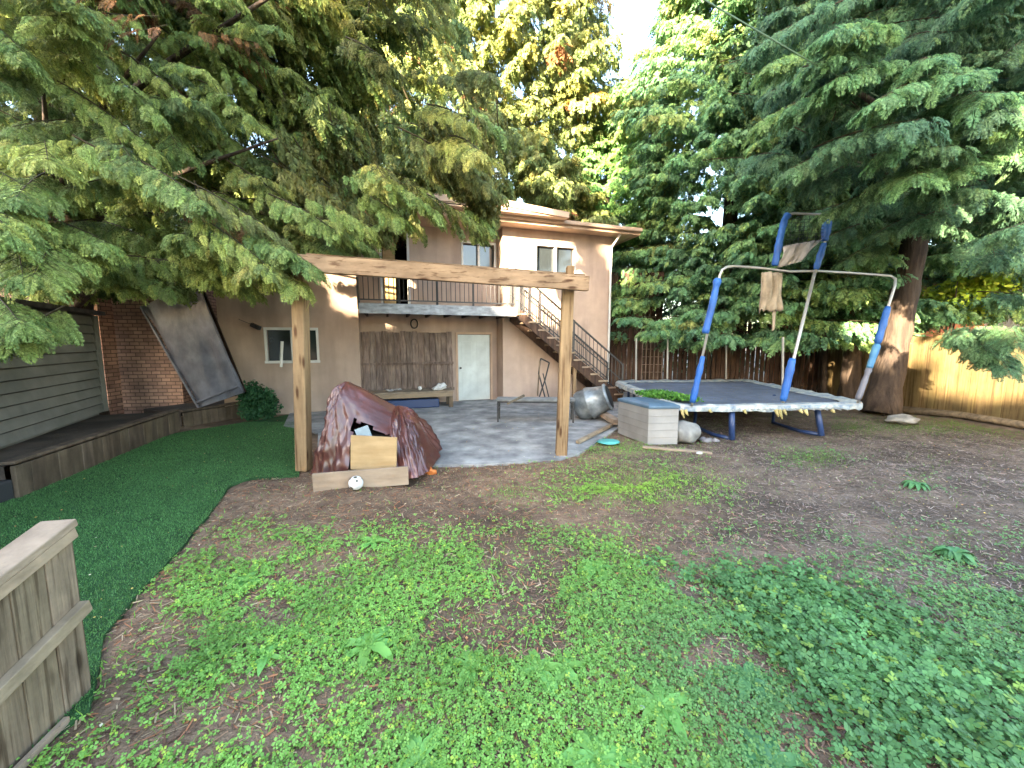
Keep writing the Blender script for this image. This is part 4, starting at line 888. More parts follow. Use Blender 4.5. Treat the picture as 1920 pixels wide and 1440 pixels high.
# ---- tree A: big cedar, trunk behind the shed, limbs over the yard
def lower_edge(px):   # lowest tip row (photo pixels) of the foliage curtain
    xs = [-400, 0, 70, 100, 200, 300, 400, 480, 560, 600, 640, 700, 830, 930, 960, 1050, 1300]; ys = [500, 545, 580, 575, 575, 575, 545, 555, 550, 495, 475, 470, 455, 455, 330, 200, 60]
    return np.interp(px, xs, ys)
crA = Crown(); TA = Vector((-8.6, 7.5, 0))
def toward(tip, ln, up=.5):
    d = TA-tip; d.z = 0; d.normalize(); d.z = up; return tip+d.normalized()*ln
n = 0; tries = 0
while n < 380 and tries < 8000:
    tries += 1
    px = random.uniform(-250, 930); py = random.uniform(-260, 560)
    if py > lower_edge(px)-28: continue
    # sky window towards the upper left
    if 100 < px < 300 and 20 < py < 270 and random.random() < .75: continue
    if px < 110 and 130 < py < 330 and random.random() < .85: continue
    if 700 < px < 800 and 130 < py < 330 and random.random() < .8: continue
    Yd = random.uniform(4.2, 7.6) if px > 150 else random.uniform(3.4, 7.0)
    if py < -60: Yd = random.uniform(3.0, 6)
    tip = D(px, py, Yd); ln = random.uniform(.9, 1.7)
    d = (TA+Vector((0, 0, 0)))-tip; d.z = 0; d.normalize(); d = (Matrix.Rotation(random.uniform(-.9, .9), 3, 'Z') @ d); d.z = random.uniform(.1, .8)
    crA.lod = 'n' if Yd < 4.8 else 'm'
    bough(crA, tip+d.normalized()*ln, tip, random.uniform(.15, .22), (GA if px < 520+random.uniform(-120, 120) else [(.27, .31, .085), (.22, .26, .08), (.33, .34, .09), (.18, .20, .07)]) if random.random() < .96 else GBR, nside=10, nf=6, hang=.7)
    n += 1
n = 0; tries = 0; crA.lod = 'f'
while n < 620 and tries < 9000:      # inner, farther boughs
    tries += 1; px = random.uniform(-200, 960); py = random.uniform(-260, 560)
    if py > lower_edge(px)-22: continue
    if 100 < px < 300 and 20 < py < 270 and random.random() < .8: continue
    if px < 110 and 130 < py < 330 and random.random() < .85: continue
    if 710 < px < 790 and 140 < py < 320 and random.random() < .8: continue
    if px > 860 and py < 250: continue
    tip = D(px, py, random.uniform(6.2, 8.6)); ln = random.uniform(1, 1.8); d = TA-tip; d.z = 0; d.normalize(); d = Matrix.Rotation(random.uniform(-1.2, 1.2), 3, 'Z') @ d; d.z = random.uniform(.2, .9)
    bough(crA, tip+d.normalized()*ln, tip, random.uniform(.2, .28), GA, nside=10, nf=6, hang=.8); n += 1
for k in range(230):
    px = random.uniform(590, 945); py = random.uniform(300, float(lower_edge(px))-8)
    tip = D(px, py, random.uniform(6.0, 8.0)); a = random.uniform(-2.6, -.5); d = Vector((-abs(math.cos(a)), math.sin(a)*.4, random.uniform(.4, 1.0)))
    bough(crA, tip+d.normalized()*random.uniform(.9, 1.5), tip, .22, [(.20, .22, .07), (.15, .17, .06), (.24, .23, .07)], nside=10, nf=6, hang=.9)
crA.lod = 'n'
# named low boughs that make the silhouette
for px, py, Yd, ln in ((60, 520, 3.6, 1.3), (40, 610, 3.5, .7), (20, 640, 3.6, .8), (300, 350, 4.4, 1.3), (385, 380, 4.2, 1.3), (560, 535, 4.7, 1.2), (510, 520, 4.8, 1.3), (455, 520, 5.0, 1.2), (590, 500, 4.7, 1.0), (820, 395, 4.9, 1.5), (760, 410, 5.0, 1.3), (700, 430, 5.0, 1.1), (640, 440, 5.0, 1.2), (850, 430, 6.5, 1.3), (900, 440, 6.8, 1.2), (920, 410, 7.0, 1.2), (250, 540, 5.4, 1.2), (180, 520, 5.4, 1.2), (330, 545, 5.4, 1.2), (400, 520, 5.2, 1.2), (480, 545, 5.6, 1.3), (430, 535, 5.8, 1.2), (540, 515, 5.6, 1.2), (620, 470, 5.6, 1.2), (680, 455, 6.2, 1.2), (740, 462, 6.4, 1.2), (800, 455, 6.4, 1.2), (700, 470, 6.6, 1.1), (660, 478, 6.2, 1.0), (770, 466, 6.8, 1.1), (840, 455, 6.9, 1.1), (880, 452, 7.0, 1.1), (20, 440, 3.5, 1.2), (90, 300, 4.0, 1.4), (30, 370, 3.8, 1.2)):
    tip = D(px, py, Yd); d = TA-tip; d.z = 0; d.normalize(); d = Matrix.Rotation(random.uniform(-.5, .5), 3, 'Z') @ d; d.z = .55
    bough(crA, tip+d.normalized()*ln, tip, .20, GA[:4], nside=13, nf=7, hang=.6)
# big limbs
for px, py, Yd in ((300, 60, 5), (520, 260, 5.5), (200, 420, 6), (430, 470, 5.5), (620, -80, 5), (80, 150, 4.5)):
    e_ = D(px, py, Yd); s_ = TA+Vector((0, 0, max(1.9, e_.z*.75))); m_ = s_.lerp(e_, .5)+Vector((0, 0, .35)); crA.limbs.append(([s_, s_.lerp(m_, .5)+Vector((0, 0, .1)), m_, m_.lerp(e_, .5), e_], [.09, .07, .05, .03, .012], 7, one))
tree('cedar_tree', 'large cedar hanging drooping green boughs over the left half of the yard', 'tree', TA, [TA, TA+Vector((.1, .1, 5)), TA+Vector((0, .2, 12))], (.38, .12), crA, TN, cr_gaps=house_gaps, gk=1.25)
# ---- conical trees filled by radial boughs
def cone_tree(label, base, H_, z0, Rb, cols, nb, fl, tm, seed, tr=.25, browncol=None, pw=.8, lean=(0, 0), front_only=None, name='cedar_tree', sag=.2, hang=.7, nside=7, nf=3, keep=None, group=None, rows=None):
    random.seed(seed); cr = Crown(); cr.lod = 'f'; base = Vector(base)
    for i in range(nb):
        t = random.random()**1.1; z = z0+(H_-z0)*t; rr_ = Rb*(1-t)**pw+.3; a = random.uniform(0, 2*math.pi)
        if front_only and random.random() < .85 and not (math.cos(a-front_only) > -.1): continue
        rr_ *= random.uniform(.8, 1.07)*(1+.18*math.sin(a*3+seed+z))
        if z > 15.5+max(0, base.y-14)*1.1: continue
        tip = base+Vector((math.cos(a)*rr_+lean[0]*z, math.sin(a)*rr_+lean[1]*z, z)); ln = min(rr_*.8, random.uniform(.9, 1.8))
        if keep and not keep(tip): continue
        st_ = base+Vector((lean[0]*z, lean[1]*z, z+.35*ln)); st_ = tip+(st_-tip).normalized()*ln
        c_ = cols if random.random() < .94 or not browncol else browncol
        bough(cr, st_, tip, fl*random.uniform(.8, 1.2), c_, sag=sag, nside=nside, nf=nf, hang=hang)
    return tree(name, label, 'tree', base, [base, base+Vector((lean[0]*H_*.5, lean[1]*H_*.5, H_*.5)), base+Vector((lean[0]*H_, lean[1]*H_, H_*.97))], (tr, .04), cr, tm, group)
cone_tree('tall yellow green cedar with brown tufts rising behind the house roof', (-1.1, 17.6, 0), 22, 5.4, 5.3, GB, 2600, .40, TM, 5, .3, [(.30, .15, .06), (.25, .12, .05), (.36, .24, .05)], pw=.3, front_only=-1.5, hang=1.1)
cone_tree('small bright green cedar behind the right end of the house roof', (3.9, 16.5, 0), 10.6, 3.5, 3.2, [(.16, .32, .09), (.2, .36, .09), (.13, .27, .09)], 650, .28, TM, 6, .2, None, pw=.6, front_only=-1.7)
cone_tree('tall dense blue green cedar behind the dark board fence', (7.4, 13.6, 0), 21, 1.7, 4.0, GC, 2900, .33, TM, 8, .3, GB[:2], pw=.5, front_only=-2.0)
cone_tree('broad cedar between the tall blue green cedar and the leaning trunk', (11.2, 13.6, 0), 19, 2.4, 4.0, GC, 2300, .33, TM, 9, .3, GB[:2], pw=.5, front_only=-2.2)
# ---- tree D: right cedar with the big leaning trunk
crD = Crown(); random.seed(31); tb_ = G(1650, 775); TD = Vector((tb_.x, tb_.y, 0))
tt_ = [TD, D(1682, 620, 9.2), D(1712, 470, 9.1), D(1740, 250, 9.0), D(1770, -100, 9.0)]
n = 0; tries = 0
def edgeD(px): return np.interp(px, [1380, 1450, 1500, 1560, 1620, 1700, 1750, 1800, 1860, 1920, 2300], [150, 330, 395, 430, 460, 450, 430, 440, 500, 560, 600])
while n < 280 and tries < 5000:
    tries += 1; px = random.uniform(1400, 2150); py = random.uniform(-300, 620)
    if py > edgeD(px): continue
    Yd = random.uniform(5.2, 9.6) if px < 1700 else random.uniform(4.0, 8.8)
    tip = D(px, py, Yd)
    ln = random.uniform(.9, 1.7); d = TD-tip; d.z = 0; d.normalize(); d = Matrix.Rotation(random.uniform(-.9, .9), 3, 'Z') @ d; d.z = random.uniform(.1, .7)
    crD.lod = 'm' if Yd < 7 else 'f'
    bough(crD, tip+d.normalized()*ln, tip, random.uniform(.18, .26), GD, nside=10, nf=6, hang=.65); n += 1
n = 0; tries = 0; crD.lod = 'f'
while n < 420 and tries < 7000:
    tries += 1; px = random.uniform(1430, 2100); py = random.uniform(-300, 600)
    if py > edgeD(px)-20: continue
    tip = D(px, py, random.uniform(8, 11)); ln = random.uniform(1, 1.8); a = random.uniform(0, 6.28); d = Vector((math.cos(a), .6*math.sin(a)+.3, random.uniform(.2, .8)))
    bough(crD, tip+d.normalized()*ln, tip, random.uniform(.22, .3), GD, nside=10, nf=6, hang=.8); n += 1
crD.lod = 'n'
GN = [(.12, .24, .10), (.15, .28, .11), (.18, .30, .10)]
for px, py, Yd, ln in ((1540, 110, 4.6, 1.5), (1600, 60, 4.4, 1.3), (1560, 150, 4.6, 1.3), (1680, 170, 4.4, 1.2), (1640, 190, 4.3, 1.4), (1560, 55, 4.4, 1.2), (1860, 175, 4.2, 1.4), (1800, 140, 4.2, 1.2), (1740, 110, 4.3, 1.2), (1720, 330, 4.6, 1.4), (1660, 280, 4.7, 1.2), (1790, 320, 4.6, 1.1), (1910, 220, 4.2, .9), (1480, 200, 5.2, 1.4), (1440, 120, 5.4, 1.4), (1420, 230, 5.6, 1.3), (1890, 690, 6.2, 1.2), (1850, 660, 6.4, 1.3), (1910, 640, 6.0, 1.2), (1800, 630, 6.8, 1.2), (1500, 470, 7.6, 1.2), (1580, 490, 7.4, 1.2), (1640, 440, 7.0, 1.2)):
    tip = D(px, py, Yd); d = TD+Vector((1.5, -1, 0))-tip; d.z = 0; d.normalize(); d = Matrix.Rotation(random.uniform(-.4, .4), 3, 'Z') @ d; d.z = .45
    bough(crD, tip+d.normalized()*ln, tip, .22, GN if Yd < 6 else GD, nside=13, nf=6, hang=.55)
for px, py, Yd in ((1500, 100, 6), (1600, 300, 6.5), (1800, 150, 5.5), (1900, 350, 6), (1700, 400, 7)):
    e_ = D(px, py, Yd); s_ = tt_[2]+Vector((0, 0, max(0, e_.z-3.5)*.8)); m_ = s_.lerp(e_, .5)+Vector((0, 0, .3)); crD.limbs.append(([s_, m_, e_], [.09, .05, .015], 7, one))
tree('cedar_tree', 'dark cedar with a thick leaning trunk right of the trampoline', 'tree', TD, tt_, (.31, .15), crD, TN, cr_gaps=fence_gaps, gk=.4)
# bare trunks between trampoline and fence
def trunk(px, py, Y, pxt, pyt, r, label):
    b_ = G(px, py); b_ = Vector((D(px, py, Y).x, Y, 0)); t_ = D(pxt, pyt, Y); cr = Crown(); cr.lod = 'f'; t2 = b_+(t_-b_)*2.2
    for k in range(14):
        p = b_.lerp(t2, random.uniform(.7, 1)); a = random.uniform(0, 6.28); e_ = p+Vector((math.cos(a)*1.3, math.sin(a)*1.3, -.2)); bough(cr, p, e_, .25, GD, nside=9, nf=5)
    tree('cedar_tree', label, 'tree', b_, [b_, t_, t2], (r, r*.5), cr, TM)
trunk(1592, 745, 11.0, 1606, 560, .24, 'dark tree trunk standing just left of the thick leaning trunk')
trunk(1545, 738, 11.6, 1548, 600, .09, 'thin dark trunk between the trampoline and the dark trunk')
# ---- leafy shrubs
def leafcluster(cr_pts, size, cols, name, label, base, m='leaf', n_leaf=8):
    pts = np.array([list(p) for p in cr_pts]); n_ = len(pts); a = rng.normal(size=(n_, 3)); a /= np.linalg.norm(a, axis=1, keepdims=True); b_ = rng.normal(size=(n_, 3)); b_ -= (a*b_).sum(1, keepdims=True)*a; b_ /= np.linalg.norm(b_, axis=1, keepdims=True)
    s_ = size*rng.uniform(.6, 1.3, (n_, 1)); V = np.stack([pts-a*s_, pts+b_*s_*.55, pts+a*s_, pts-b_*s_*.55], 1).reshape(-1, 3); F = np.arange(n_*4).reshape(-1, 4)
    C = np.array(cols)[rng.integers(0, len(cols), n_)]*rng.uniform(.75, 1.25, (n_, 1)); r = empty(name, base, label, 'shrub')
    npmesh('foliage', V, F, C.astype(np.float32), M[m], r); return r
def ballpts(c, r, n_, shell=.5):
    out = []
    for _ in range(n_):
        d = Vector(rng.normal(size=3)).normalized(); k = random.uniform(shell, 1)*(1+.3*mnoise.noise(d*2.3+Vector(c))); out.append(Vector((c[0]+d.x*r[0]*k, c[1]+d.y*r[1]*k, max(.03, c[2]+d.z*r[2]*k))))
    return out
def shrub(name, label, c, r, n_, size, cols, blobs=5):
    pts = []
    for k in range(blobs):
        d = Vector((random.uniform(-.6, .6)*r[0], random.uniform(-.6, .6)*r[1], random.uniform(-.5, .5)*r[2])); pts += ballpts(Vector(c)+d, [q*.6 for q in r], n_//blobs, .2)
    rt = leafcluster(pts, size, cols, name, label, (c[0], c[1], 0)); f = MB()
    for k in range(6): f.tube([Vector((c[0], c[1], 0)), Vector(c)+Vector((random.uniform(-.5, .5)*r[0], random.uniform(-.5, .5)*r[1], random.uniform(-.2, .5)*r[2]))], [.03, .008], 5)
    f.build('stems', M['bark'], rt)
c = G(505, 778); shrub('green_shrub', 'low dark green shrub against the left stucco wall', (c.x+.05, c.y-.55, .42), (.5, .4, .48), 7000, .035, [(.03, .09, .04), (.045, .13, .05), (.06, .16, .06)])
c = D(1555, 600, 12.8); shrub('orange_shrub', 'orange and yellow leaved shrub behind the fence corner', (c.x, 12.9, 2.6), (1.5, .8, 1.0), 5200, .06, [(.5, .2, .05), (.55, .3, .06), (.35, .3, .06), (.6, .26, .1)])
c = D(1790, 560, 9.5); shrub('yellow_green_shrub', 'bright yellow green shrub above the right fence', (11.4, 10.2, 2.9), (1.1, 1.2, .75), 4200, .075, [(.42, .55, .05), (.3, .45, .05), (.5, .6, .08)])
c = D(1500, 640, 11.8); shrub('small_yellow_shrub', 'sparse yellow green shrub at the right end of the dark fence', (c.x, 11.8, 1.7), (.7, .4, .45), 1500, .05, [(.35, .42, .06), (.2, .3, .06)])
# leaf litter lying on the trampoline mat
x_ = rng.uniform(FL.x+.4, FR.x-.3, 420); y_ = rng.uniform(FL.y+.4, 10.2, 420); V, F, C = (lambda n_: (np.stack([np.stack([x_+a*.018*np.cos(x_*90)+b_*.012*np.sin(x_*90), y_+a*.018*np.sin(x_*90)-b_*.012*np.cos(x_*90), np.full(n_, ZT+.004)], 1) for a, b_ in ((-1, 0), (0, 1), (1, 0), (0, -1))], 1).reshape(-1, 3), np.arange(n_*4).reshape(-1, 4), np.array([[.4, .3, .15], [.3, .18, .08], [.5, .45, .25]])[rng.integers(0, 3, n_)]))(420)
o = npmesh('fallen_leaves', V, F, C.astype(np.float32), M['litter']); tag(o, 'dry fallen leaves scattered on the trampoline mat', 'leaves', kind='stuff')
# plant draped on the trampoline: green net/grass heap
pts = []
for k in range(2600):
    t = random.random(); px = 1205+90*t; c = D(px, 738+14*t, 7.6-.5*t); pts.append(Vector((c.x+random.uniform(-.1, .1), c.y+random.uniform(-.35, .25), .63+random.uniform(0, .12)*(1-abs(t-.4)))))
leafcluster(pts, .03, [(.10, .26, .04), (.14, .33, .05), (.07, .19, .04)], 'grass_clump', 'green clump of cut grass on the near left corner of the trampoline', G(1250, 760, .6))

# ================================================================ UNSEEN TREES ADDED BEHIND THE CAMERA (shaped to cast the evening shade)
def unseen_shade_tree(X, Y, top, rad, z0, seed, gaps=()):
    random.seed(seed); n_ = int(rad*rad*(top-z0)*80); r_ = np.random.default_rng(seed)
    a = r_.uniform(0, 6.283, n_); t = r_.uniform(0, 1, n_)**.9; k = rad*(1-t**3*.6)*np.sqrt(r_.uniform(.0, 1, n_)); P_ = np.stack([X+np.cos(a)*k, Y+np.sin(a)*k, z0+(top-z0)*t], 1)
    keep = outside_sun_gaps(P_, gaps, 1.15, .2)
    P_ = P_[keep]; n_ = len(P_); u_ = r_.normal(size=(n_, 3)); u_ /= np.linalg.norm(u_, axis=1, keepdims=True); w2 = np.cross(u_, r_.normal(size=(n_, 3))); w2 /= np.linalg.norm(w2, axis=1, keepdims=True)
    s_ = r_.uniform(.22, .42, (n_, 1)); V = np.stack([P_-u_*s_, P_+w2*s_*.6, P_+u_*s_, P_-w2*s_*.6], 1).reshape(-1, 3)
    C = np.array([[.07, .15, .06]])*r_.uniform(.7, 1.3, (n_, 1)); e_ = empty('unseen_shade_tree', (X, Y, 0), 'unseen evergreen added behind the viewer, shaped to shade the yard', 'tree', 'unseen trees added behind the viewer for shade')
    npmesh('crown', V, np.arange(n_*4).reshape(-1, 4), C.astype(np.float32), M['leaf'], e_); f = MB(); f.tube([(X, Y, 0), (X, Y, top*.6)], [.3, .15], 10, one); f.build('trunk', M['bark'], e_)
ta, te = math.tan(SUN_AZ), math.tan(SUN_EL); LB = 24.0
def topfor(x, y, z): return x-(y+LB)*ta, z+(y+LB)/math.cos(SUN_AZ)*te
for x in np.arange(-16, 21, 1.9):
    z_ = 5.6 if x < 2 else (9.5 if x < 9.5 else 8.0); X, top = topfor(x, 10.5, z_); unseen_shade_tree(X, -LB+random.uniform(-.6, .6), top+random.uniform(-.4, .4), 2.0, .5, int(x*10)+900, gaps)
def backdrop_tree(X, Y, top, rad, seed, cols, label):
    r_ = np.random.default_rng(seed); n_ = int(rad*rad*top*260); a = r_.uniform(0, 6.283, n_); t = r_.uniform(0, 1, n_); k = rad*(1-t**3*.5)*np.sqrt(r_.uniform(.25, 1, n_))*(1+.25*np.sin(a*4+t*9+seed)); P_ = np.stack([X+np.cos(a)*k, Y+np.sin(a)*k, .3+top*t], 1)
    u_ = r_.normal(size=(n_, 3)); u_ /= np.linalg.norm(u_, axis=1, keepdims=True); w2 = np.cross(u_, r_.normal(size=(n_, 3))); w2 /= np.linalg.norm(w2, axis=1, keepdims=True); s_ = r_.uniform(.06, .12, (n_, 1))
    V = np.stack([P_-u_*s_, P_+w2*s_*.6, P_+u_*s_, P_-w2*s_*.6], 1).reshape(-1, 3); C = np.array(cols)[r_.integers(0, len(cols), n_)]*r_.uniform(.7, 1.3, (n_, 1)); e_ = empty('evergreen_tree', (X, Y, 0), label, 'tree')
    npmesh('crown', V, np.arange(n_*4).reshape(-1, 4), C.astype(np.float32), M['leaf'], e_); f = MB(); f.tube([(X, Y, 0), (X, Y, top*.8)], [.2, .08], 8, one); f.build('trunk', M['bark'], e_)
for X, Y, top, rad, lab in ((4.6, 16.5, 6.5, 1.7, 'dark evergreen behind the tall plank screen'), (7.6, 17.2, 6, 2.0, 'dark evergreen directly behind the middle of the dark board fence'), (11, 18.5, 5.5, 2.0, 'dark evergreen behind the red brown house'), (-9.5, 14.5, 7.5, 2.6, 'dark evergreen behind the old brick building'), (-14.5, 11.5, 6.5, 2.4, 'dark evergreen left of the old brick building'), (17.5, 18.5, 6, 2.0, 'dark evergreen between the red brown and pale houses')):
    backdrop_tree(X, Y, top, rad, int(X*7)+300, [(.06, .13, .07), (.08, .16, .08), (.05, .10, .06)], lab)

# ================================================================ GROUND COVER
def cover_density(px, py):
    """0..1 how thickly the low weeds grow"""
    return None
def scatter(n, x0, x1, y0, y1, f):
    x = rng.uniform(x0, x1, n); y = rng.uniform(y0, y1, n); d = f(x, y); k = rng.random(n) < d; return x[k], y[k]
def base_mask(x, y): return ~(inpoly(x, y, turf_poly) | inpoly(x, y, patio_poly)) & (x < 9.8)
def cov(x, y):
    px, py = proj(x, y, 0.0)
    d = smooth01((py-955)/110)*.9
    d = np.where(px < 620, d*smooth01((py-(1560-px*1.0)+240)/170), d)                    # bare strip by the turf
    d = np.where((px > 1250) & (py < 1100), d*np.clip(.62-(px-1250)/1100, .28, 1), d)
    d = np.maximum(d, .75*np.exp(-((px-1180)/150)**2-((py-905)/38)**2)); d = np.maximum(d, .45*np.exp(-((px-1170)/70)**2-((py-842)/12)**2))
    d = np.maximum(d, .6*np.exp(-((px-690)/45)**2-((py-1018)/14)**2)); d = np.maximum(d, .75*np.exp(-((px-400)/85)**2-((py-1110)/30)**2)); d = np.maximum(d, .5*np.exp(-((px-330)/60)**2-((py-1130)/16)**2))
    d = np.maximum(d, .55*np.exp(-((px-1710)/50)**2-((py-925)/20)**2)); d = np.maximum(d, .55*np.exp(-((px-1790)/70)**2-((py-1040)/28)**2)); d = np.maximum(d, .35*np.exp(-((px-1520)/60)**2-((py-860)/18)**2))
    nz = fbm(x*1.3+3, y*1.3+8, 4)*.6+fbm(x*4+3, y*4+8, 3)*.4; patch = smooth01((nz-.41)/.10)
    return d, patch, px, py
ivy = [tuple(G(*p)[:2]) for p in ((1225, 1050), (1330, 1055), (1500, 1065), (1640, 1110), (1760, 1170), (1930, 1230), (2100, 1300), (2100, 1500), (1700, 1500), (1600, 1400), (1480, 1280), (1360, 1150))]
def polyleaves(x, y, z, size, tilt, C, lobes=3, stem=.5):
    """clover-like leaves: `lobes` heart-ish leaflets per plant"""
    n_ = len(x); Vs = []; Cs = []; a0 = rng.uniform(0, 6.28, n_)
    nrm = np.stack([rng.normal(0, tilt, n_), rng.normal(0, tilt, n_)-.12, np.ones(n_)], 1); nrm /= np.linalg.norm(nrm, axis=1, keepdims=True)
    t1 = np.cross(nrm, np.array([0, 1, 0])); t1 /= np.linalg.norm(t1, axis=1, keepdims=True); t2 = np.cross(nrm, t1); c = np.stack([x, y, z], 1)
    for k in range(lobes):
        a = a0+2*math.pi*k/lobes+rng.normal(0, .15, n_); d = t1*np.cos(a)[:, None]+t2*np.sin(a)[:, None]; q = np.cross(nrm, d); s_ = size[:, None]*rng.uniform(.8, 1.15, (n_, 1))
        dn = nrm*s_*rng.uniform(-.25, .12, (n_, 1))
        p0 = c; p1 = c+d*s_*.62+q*s_*.44+dn; p2 = c+d*s_*1.0+dn*1.3; p3 = c+d*s_*.62-q*s_*.44+dn
        Vs.append(np.stack([p0, p1, p2, p3], 1)); Cs.append(C*rng.uniform(.85, 1.15, (n_, 1)))
    V = np.concatenate(Vs).reshape(-1, 3); C_ = np.concatenate(Cs); return V, np.arange(len(V)).reshape(-1, 4), C_
def f1(x, y): d, p, px, py = cov(x, y); return np.where(base_mask(x, y), d*(.10+.90*p), 0)
parts = []
for (x0, x1, y0, y1, n, sz) in ((-2.2, 4.2, .9, 2.4, 72000, .0118), (-3, 7, 2.4, 4.4, 110000, .0128), (-3, 9.7, 4.4, 8.5, 75000, .015)):
    x, y = scatter(n, x0, x1, y0, y1, f1); z = gh(x, y)+rng.uniform(.004, .035, len(x))*(1.0+.6*fbm(x*3, y*3, 2))
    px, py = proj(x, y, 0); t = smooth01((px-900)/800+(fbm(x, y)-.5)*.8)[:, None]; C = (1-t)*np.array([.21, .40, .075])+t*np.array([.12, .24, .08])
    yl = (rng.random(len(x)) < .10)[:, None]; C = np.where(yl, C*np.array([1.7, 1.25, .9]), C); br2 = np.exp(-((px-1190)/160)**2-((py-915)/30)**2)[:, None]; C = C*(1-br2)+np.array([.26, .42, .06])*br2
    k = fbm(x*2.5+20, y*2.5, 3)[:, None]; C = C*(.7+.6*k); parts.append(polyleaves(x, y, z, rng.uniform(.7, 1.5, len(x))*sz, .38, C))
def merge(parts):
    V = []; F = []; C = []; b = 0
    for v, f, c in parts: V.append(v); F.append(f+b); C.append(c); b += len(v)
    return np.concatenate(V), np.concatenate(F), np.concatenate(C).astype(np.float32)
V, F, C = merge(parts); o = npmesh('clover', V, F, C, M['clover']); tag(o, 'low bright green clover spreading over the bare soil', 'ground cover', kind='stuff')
# taller dark leafy patch on the right
def f2(x, y):
    e_ = pdist(x, y, ivy); ins = inpoly(x, y, ivy); d = np.where(ins, np.clip(.35+e_*3, 0, 1), np.clip(.25-e_*1.0, 0, 1)); return d*(.25+.75*smooth01((fbm(x*1.6+5, y*1.6, 3)-.36)/.12))
x, y = scatter(70000, .6, 7, .7, 4, f2); hgt = .03+.10*fbm(x*2, y*2, 3)*np.where(inpoly(x, y, ivy), 1, .4); z = gh(x, y)+rng.uniform(.2, 1, len(x))*hgt
k = fbm(x*2+2, y*2+9, 3)[:, None]; C = np.array([.10, .225, .07])*(.6+.9*k)*rng.uniform(.75, 1.3, (len(x), 1)); C = np.where((rng.random(len(x)) < .08)[:, None], C*np.array([2.2, 1.5, .9]), C)
V, F, C = polyleaves(x, y, z, rng.uniform(.016, .030, len(x)), .4, C, 4); o = npmesh('leafy_weeds', V, F, C.astype(np.float32), M['clover']); tag(o, 'dense darker leafy weeds in the lower right of the yard', 'ground cover', kind='stuff')
# grass blades
def blades(x, y, z0, h, w, C, lean=.6):
    n_ = len(x); a = rng.uniform(0, 6.28, n_); b_ = rng.uniform(0, 6.28, n_); c = np.stack([x, y, z0], 1); q = np.stack([np.cos(a), np.sin(a), 0*a], 1)*w[:, None]; d = np.stack([np.cos(b_)*lean, np.sin(b_)*lean, np.ones(n_)], 1)*rng.uniform(.6, 1.1, (n_, 1)); d *= h[:, None]
    m_ = c+d*.55+np.array([0, 0, .1])*h[:, None]; tip = c+d+np.stack([np.cos(b_), np.sin(b_), 0*b_-.3], 1)*h[:, None]*.35
    V = np.stack([c-q, c+q, m_+q*.7, m_-q*.7, m_-q*.7, m_+q*.7, tip+q*.1, tip-q*.1], 1).reshape(-1, 3); return V, np.arange(len(V)).reshape(-1, 4), np.repeat(C, 2, 0)
def f3(x, y):
    d, p, px, py = cov(x, y); g_ = 1.2*np.exp(-((px-1210)/110)**2-((py-915)/26)**2)+.8*np.exp(-((px-955)/35)**2-((py-918)/12)**2)+.9*np.exp(-((px-1175)/75)**2-((py-842)/11)**2)+.8*np.exp(-((px-1530)/50)**2-((py-860)/16)**2)+.5*np.exp(-((py-798)/14)**2)*(px > 1560)
    return np.where(base_mask(x, y), np.clip(g_+.24*d+.035, 0, 1), 0)
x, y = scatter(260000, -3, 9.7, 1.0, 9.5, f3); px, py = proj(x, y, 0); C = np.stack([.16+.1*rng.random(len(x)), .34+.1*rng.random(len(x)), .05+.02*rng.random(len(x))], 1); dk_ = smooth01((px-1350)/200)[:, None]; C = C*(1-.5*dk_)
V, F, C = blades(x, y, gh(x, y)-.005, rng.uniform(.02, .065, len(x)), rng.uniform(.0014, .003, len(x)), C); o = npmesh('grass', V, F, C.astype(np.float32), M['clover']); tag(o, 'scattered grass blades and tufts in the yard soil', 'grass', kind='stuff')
# artificial turf pile
tx = lambda x, y: np.where(inpoly(x, y, turf_poly), np.clip(1.15-y/12, .3, 1), 0)
x, y = scatter(420000, -6.2, -1, .7, 8, tx); C = np.array([.10, .23, .065])*rng.uniform(.55, 1.5, (len(x), 1))*(.75+.5*fbm(x*1.2, y*1.2, 3)[:, None])
V, F, C = blades(x, y, np.full(len(x), .004), rng.uniform(.012, .022, len(x)), rng.uniform(.0014, .0026, len(x)), C, .5); o = npmesh('turf_pile', V, F, C.astype(np.float32), M['clover']); tag(o, 'short dark green artificial turf pile beside the planter', 'artificial grass', kind='stuff')
# needle litter, twigs and fallen leaves
def f4(x, y): px, py = proj(x, y, 0); return np.where(base_mask(x, y), 1, 0)
x, y = scatter(90000, -3.2, 9, .8, 8.5, f4); n_ = len(x); a = rng.uniform(0, 6.28, n_); L = rng.uniform(.008, .05, n_)*rng.uniform(.5, 1, n_); w_ = rng.uniform(.0012, .004, n_)
d = np.stack([np.cos(a), np.sin(a), rng.normal(0, .12, n_)], 1)*L[:, None]; q = np.stack([-np.sin(a), np.cos(a), rng.normal(0, .3, n_)], 1)*w_[:, None]; c = np.stack([x, y, gh(x, y)+rng.uniform(.002, .012, n_)], 1)
V = np.stack([c-d-q, c+d-q, c+d+q, c-d+q], 1).reshape(-1, 3); px, py = proj(x, y, 0); t = smooth01((x+.3)/4)[:, None]
base = np.array([[.33, .19, .11], [.22, .12, .08], [.46, .33, .2], [.12, .07, .05], [.38, .16, .08]])[rng.integers(0, 5, n_)]; grey = np.array([[.26, .22, .2]])*rng.uniform(.5, 1.3, (n_, 1)); C = base*(1-t*.75)+grey*t*.75
o = npmesh('needle_litter', V, np.arange(n_*4).reshape(-1, 4), C.astype(np.float32), M['litter']); tag(o, 'dry brown needles and twigs scattered over the soil', 'litter', kind='stuff')
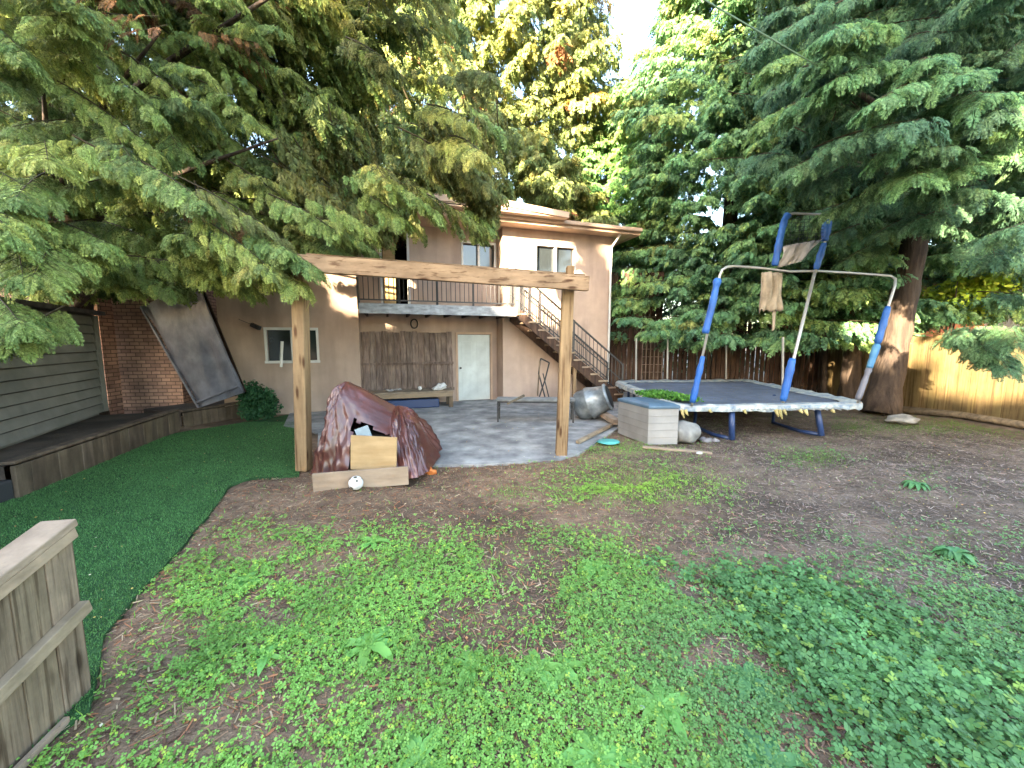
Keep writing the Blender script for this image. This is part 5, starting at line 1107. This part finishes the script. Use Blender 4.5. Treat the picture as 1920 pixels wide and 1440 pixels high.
x, y = scatter(4200, -5.5, 9, 1, 10, lambda x, y: np.where(inpoly(x, y, patio_poly), .6, np.where(inpoly(x, y, turf_poly), .45, .6))); n_ = len(x)
V, F, C = polyleaves(x, y, np.where(inpoly(x, y, patio_poly) | inpoly(x, y, turf_poly), .022, gh(x, y)+.012), rng.uniform(.008, .022, n_), .25, np.array([[.55, .42, .12], [.5, .25, .1], [.6, .55, .35], [.4, .3, .15]])[rng.integers(0, 4, n_)], 1)
o = npmesh('fallen_leaves', V, F, C.astype(np.float32), M['litter']); tag(o, 'small yellow and brown fallen leaves on turf, patio and soil', 'leaves', kind='stuff')
# broad-leaved rosettes
def rosette(px, py, n_, L, col, label, up=.35):
    g_ = G(px, py); g_.z = float(gh(g_.x, g_.y)); r = empty('broadleaf_weed', g_, label, 'weed', 'broad leaved weeds in the lawn'); f = MB()
    for k in range(n_):
        a = 6.28*k/n_+random.uniform(-.3, .3); l = L*random.uniform(.7, 1.15); d = Vector((math.cos(a), math.sin(a), 0)); q = Vector((-d.y, d.x, 0)); w_ = l*.17; vs = []; m_ = 7; ku = up*random.uniform(.5, 1.3)
        for j in range(m_+1):
            t = j/m_; ww = w_*math.sin(math.pi*min(1, t*.93+.05))**.8*(1+.15*math.sin(j*4+k)); p = g_+d*l*t+Vector((0, 0, l*(ku*t-(ku+.1)*t*t)+.015)); vs += [p-q*ww+Vector((0, 0, ww*.35)), p, p+q*ww+Vector((0, 0, ww*.35))]
        fs = []
        for j in range(m_): fs += [(j*3, j*3+1, j*3+4, j*3+3), (j*3+1, j*3+2, j*3+5, j*3+4)]
        f.add(vs, fs, jit(col, .15, .1))
    f.build('leaves', M['clover'], r, smooth=True)
ros = [(690, 1205, 9, .17, 'bright broad leaved weed left of centre in the foreground clover'), (1010, 1250, 8, .16, 'pale broad leaved weed near the centre of the foreground'), (1060, 1245, 6, .13, 'small broad leaved weed right beside the pale centre weed'), (1240, 1320, 10, .16, 'bushy broad leaved weed beside the tiny white chip'), (1120, 1415, 8, .17, 'broad leaved weed at the bottom edge right of centre'), (785, 1425, 7, .16, 'broad leaved weed at the bottom edge left of centre'), (1180, 1430, 6, .15, 'curled broad leaved weed at the bottom edge beside its larger neighbour'), (880, 1240, 6, .15, 'upright narrow weed between the two brightest rosettes'), (1400, 1260, 8, .15, 'broad leaved weed at the left edge of the dark leafy patch'), (1450, 1425, 7, .17, 'dark broad leaved weed at the bottom of the dark leafy patch'), (1120, 1060, 8, .16, 'grassy star shaped weed in the middle of the yard'), (135, 1330, 6, .12, 'small weed growing at the foot of the foreground fence'), (500, 1240, 6, .13, 'yellow green weed at the left side of the clover'), (700, 1020, 7, .15, 'bright weed alone on the bare reddish soil'), (1715, 925, 44, .13, 'low weed clump on the dark soil far right'), (1790, 1040, 50, .13, 'spreading dark weed clump on the right soil mound'), (460, 1085, 8, .13, 'broad leaved weed on the bare soil strip by the turf')]
random.seed(77)
for px, py, n_, L, lab in ros:
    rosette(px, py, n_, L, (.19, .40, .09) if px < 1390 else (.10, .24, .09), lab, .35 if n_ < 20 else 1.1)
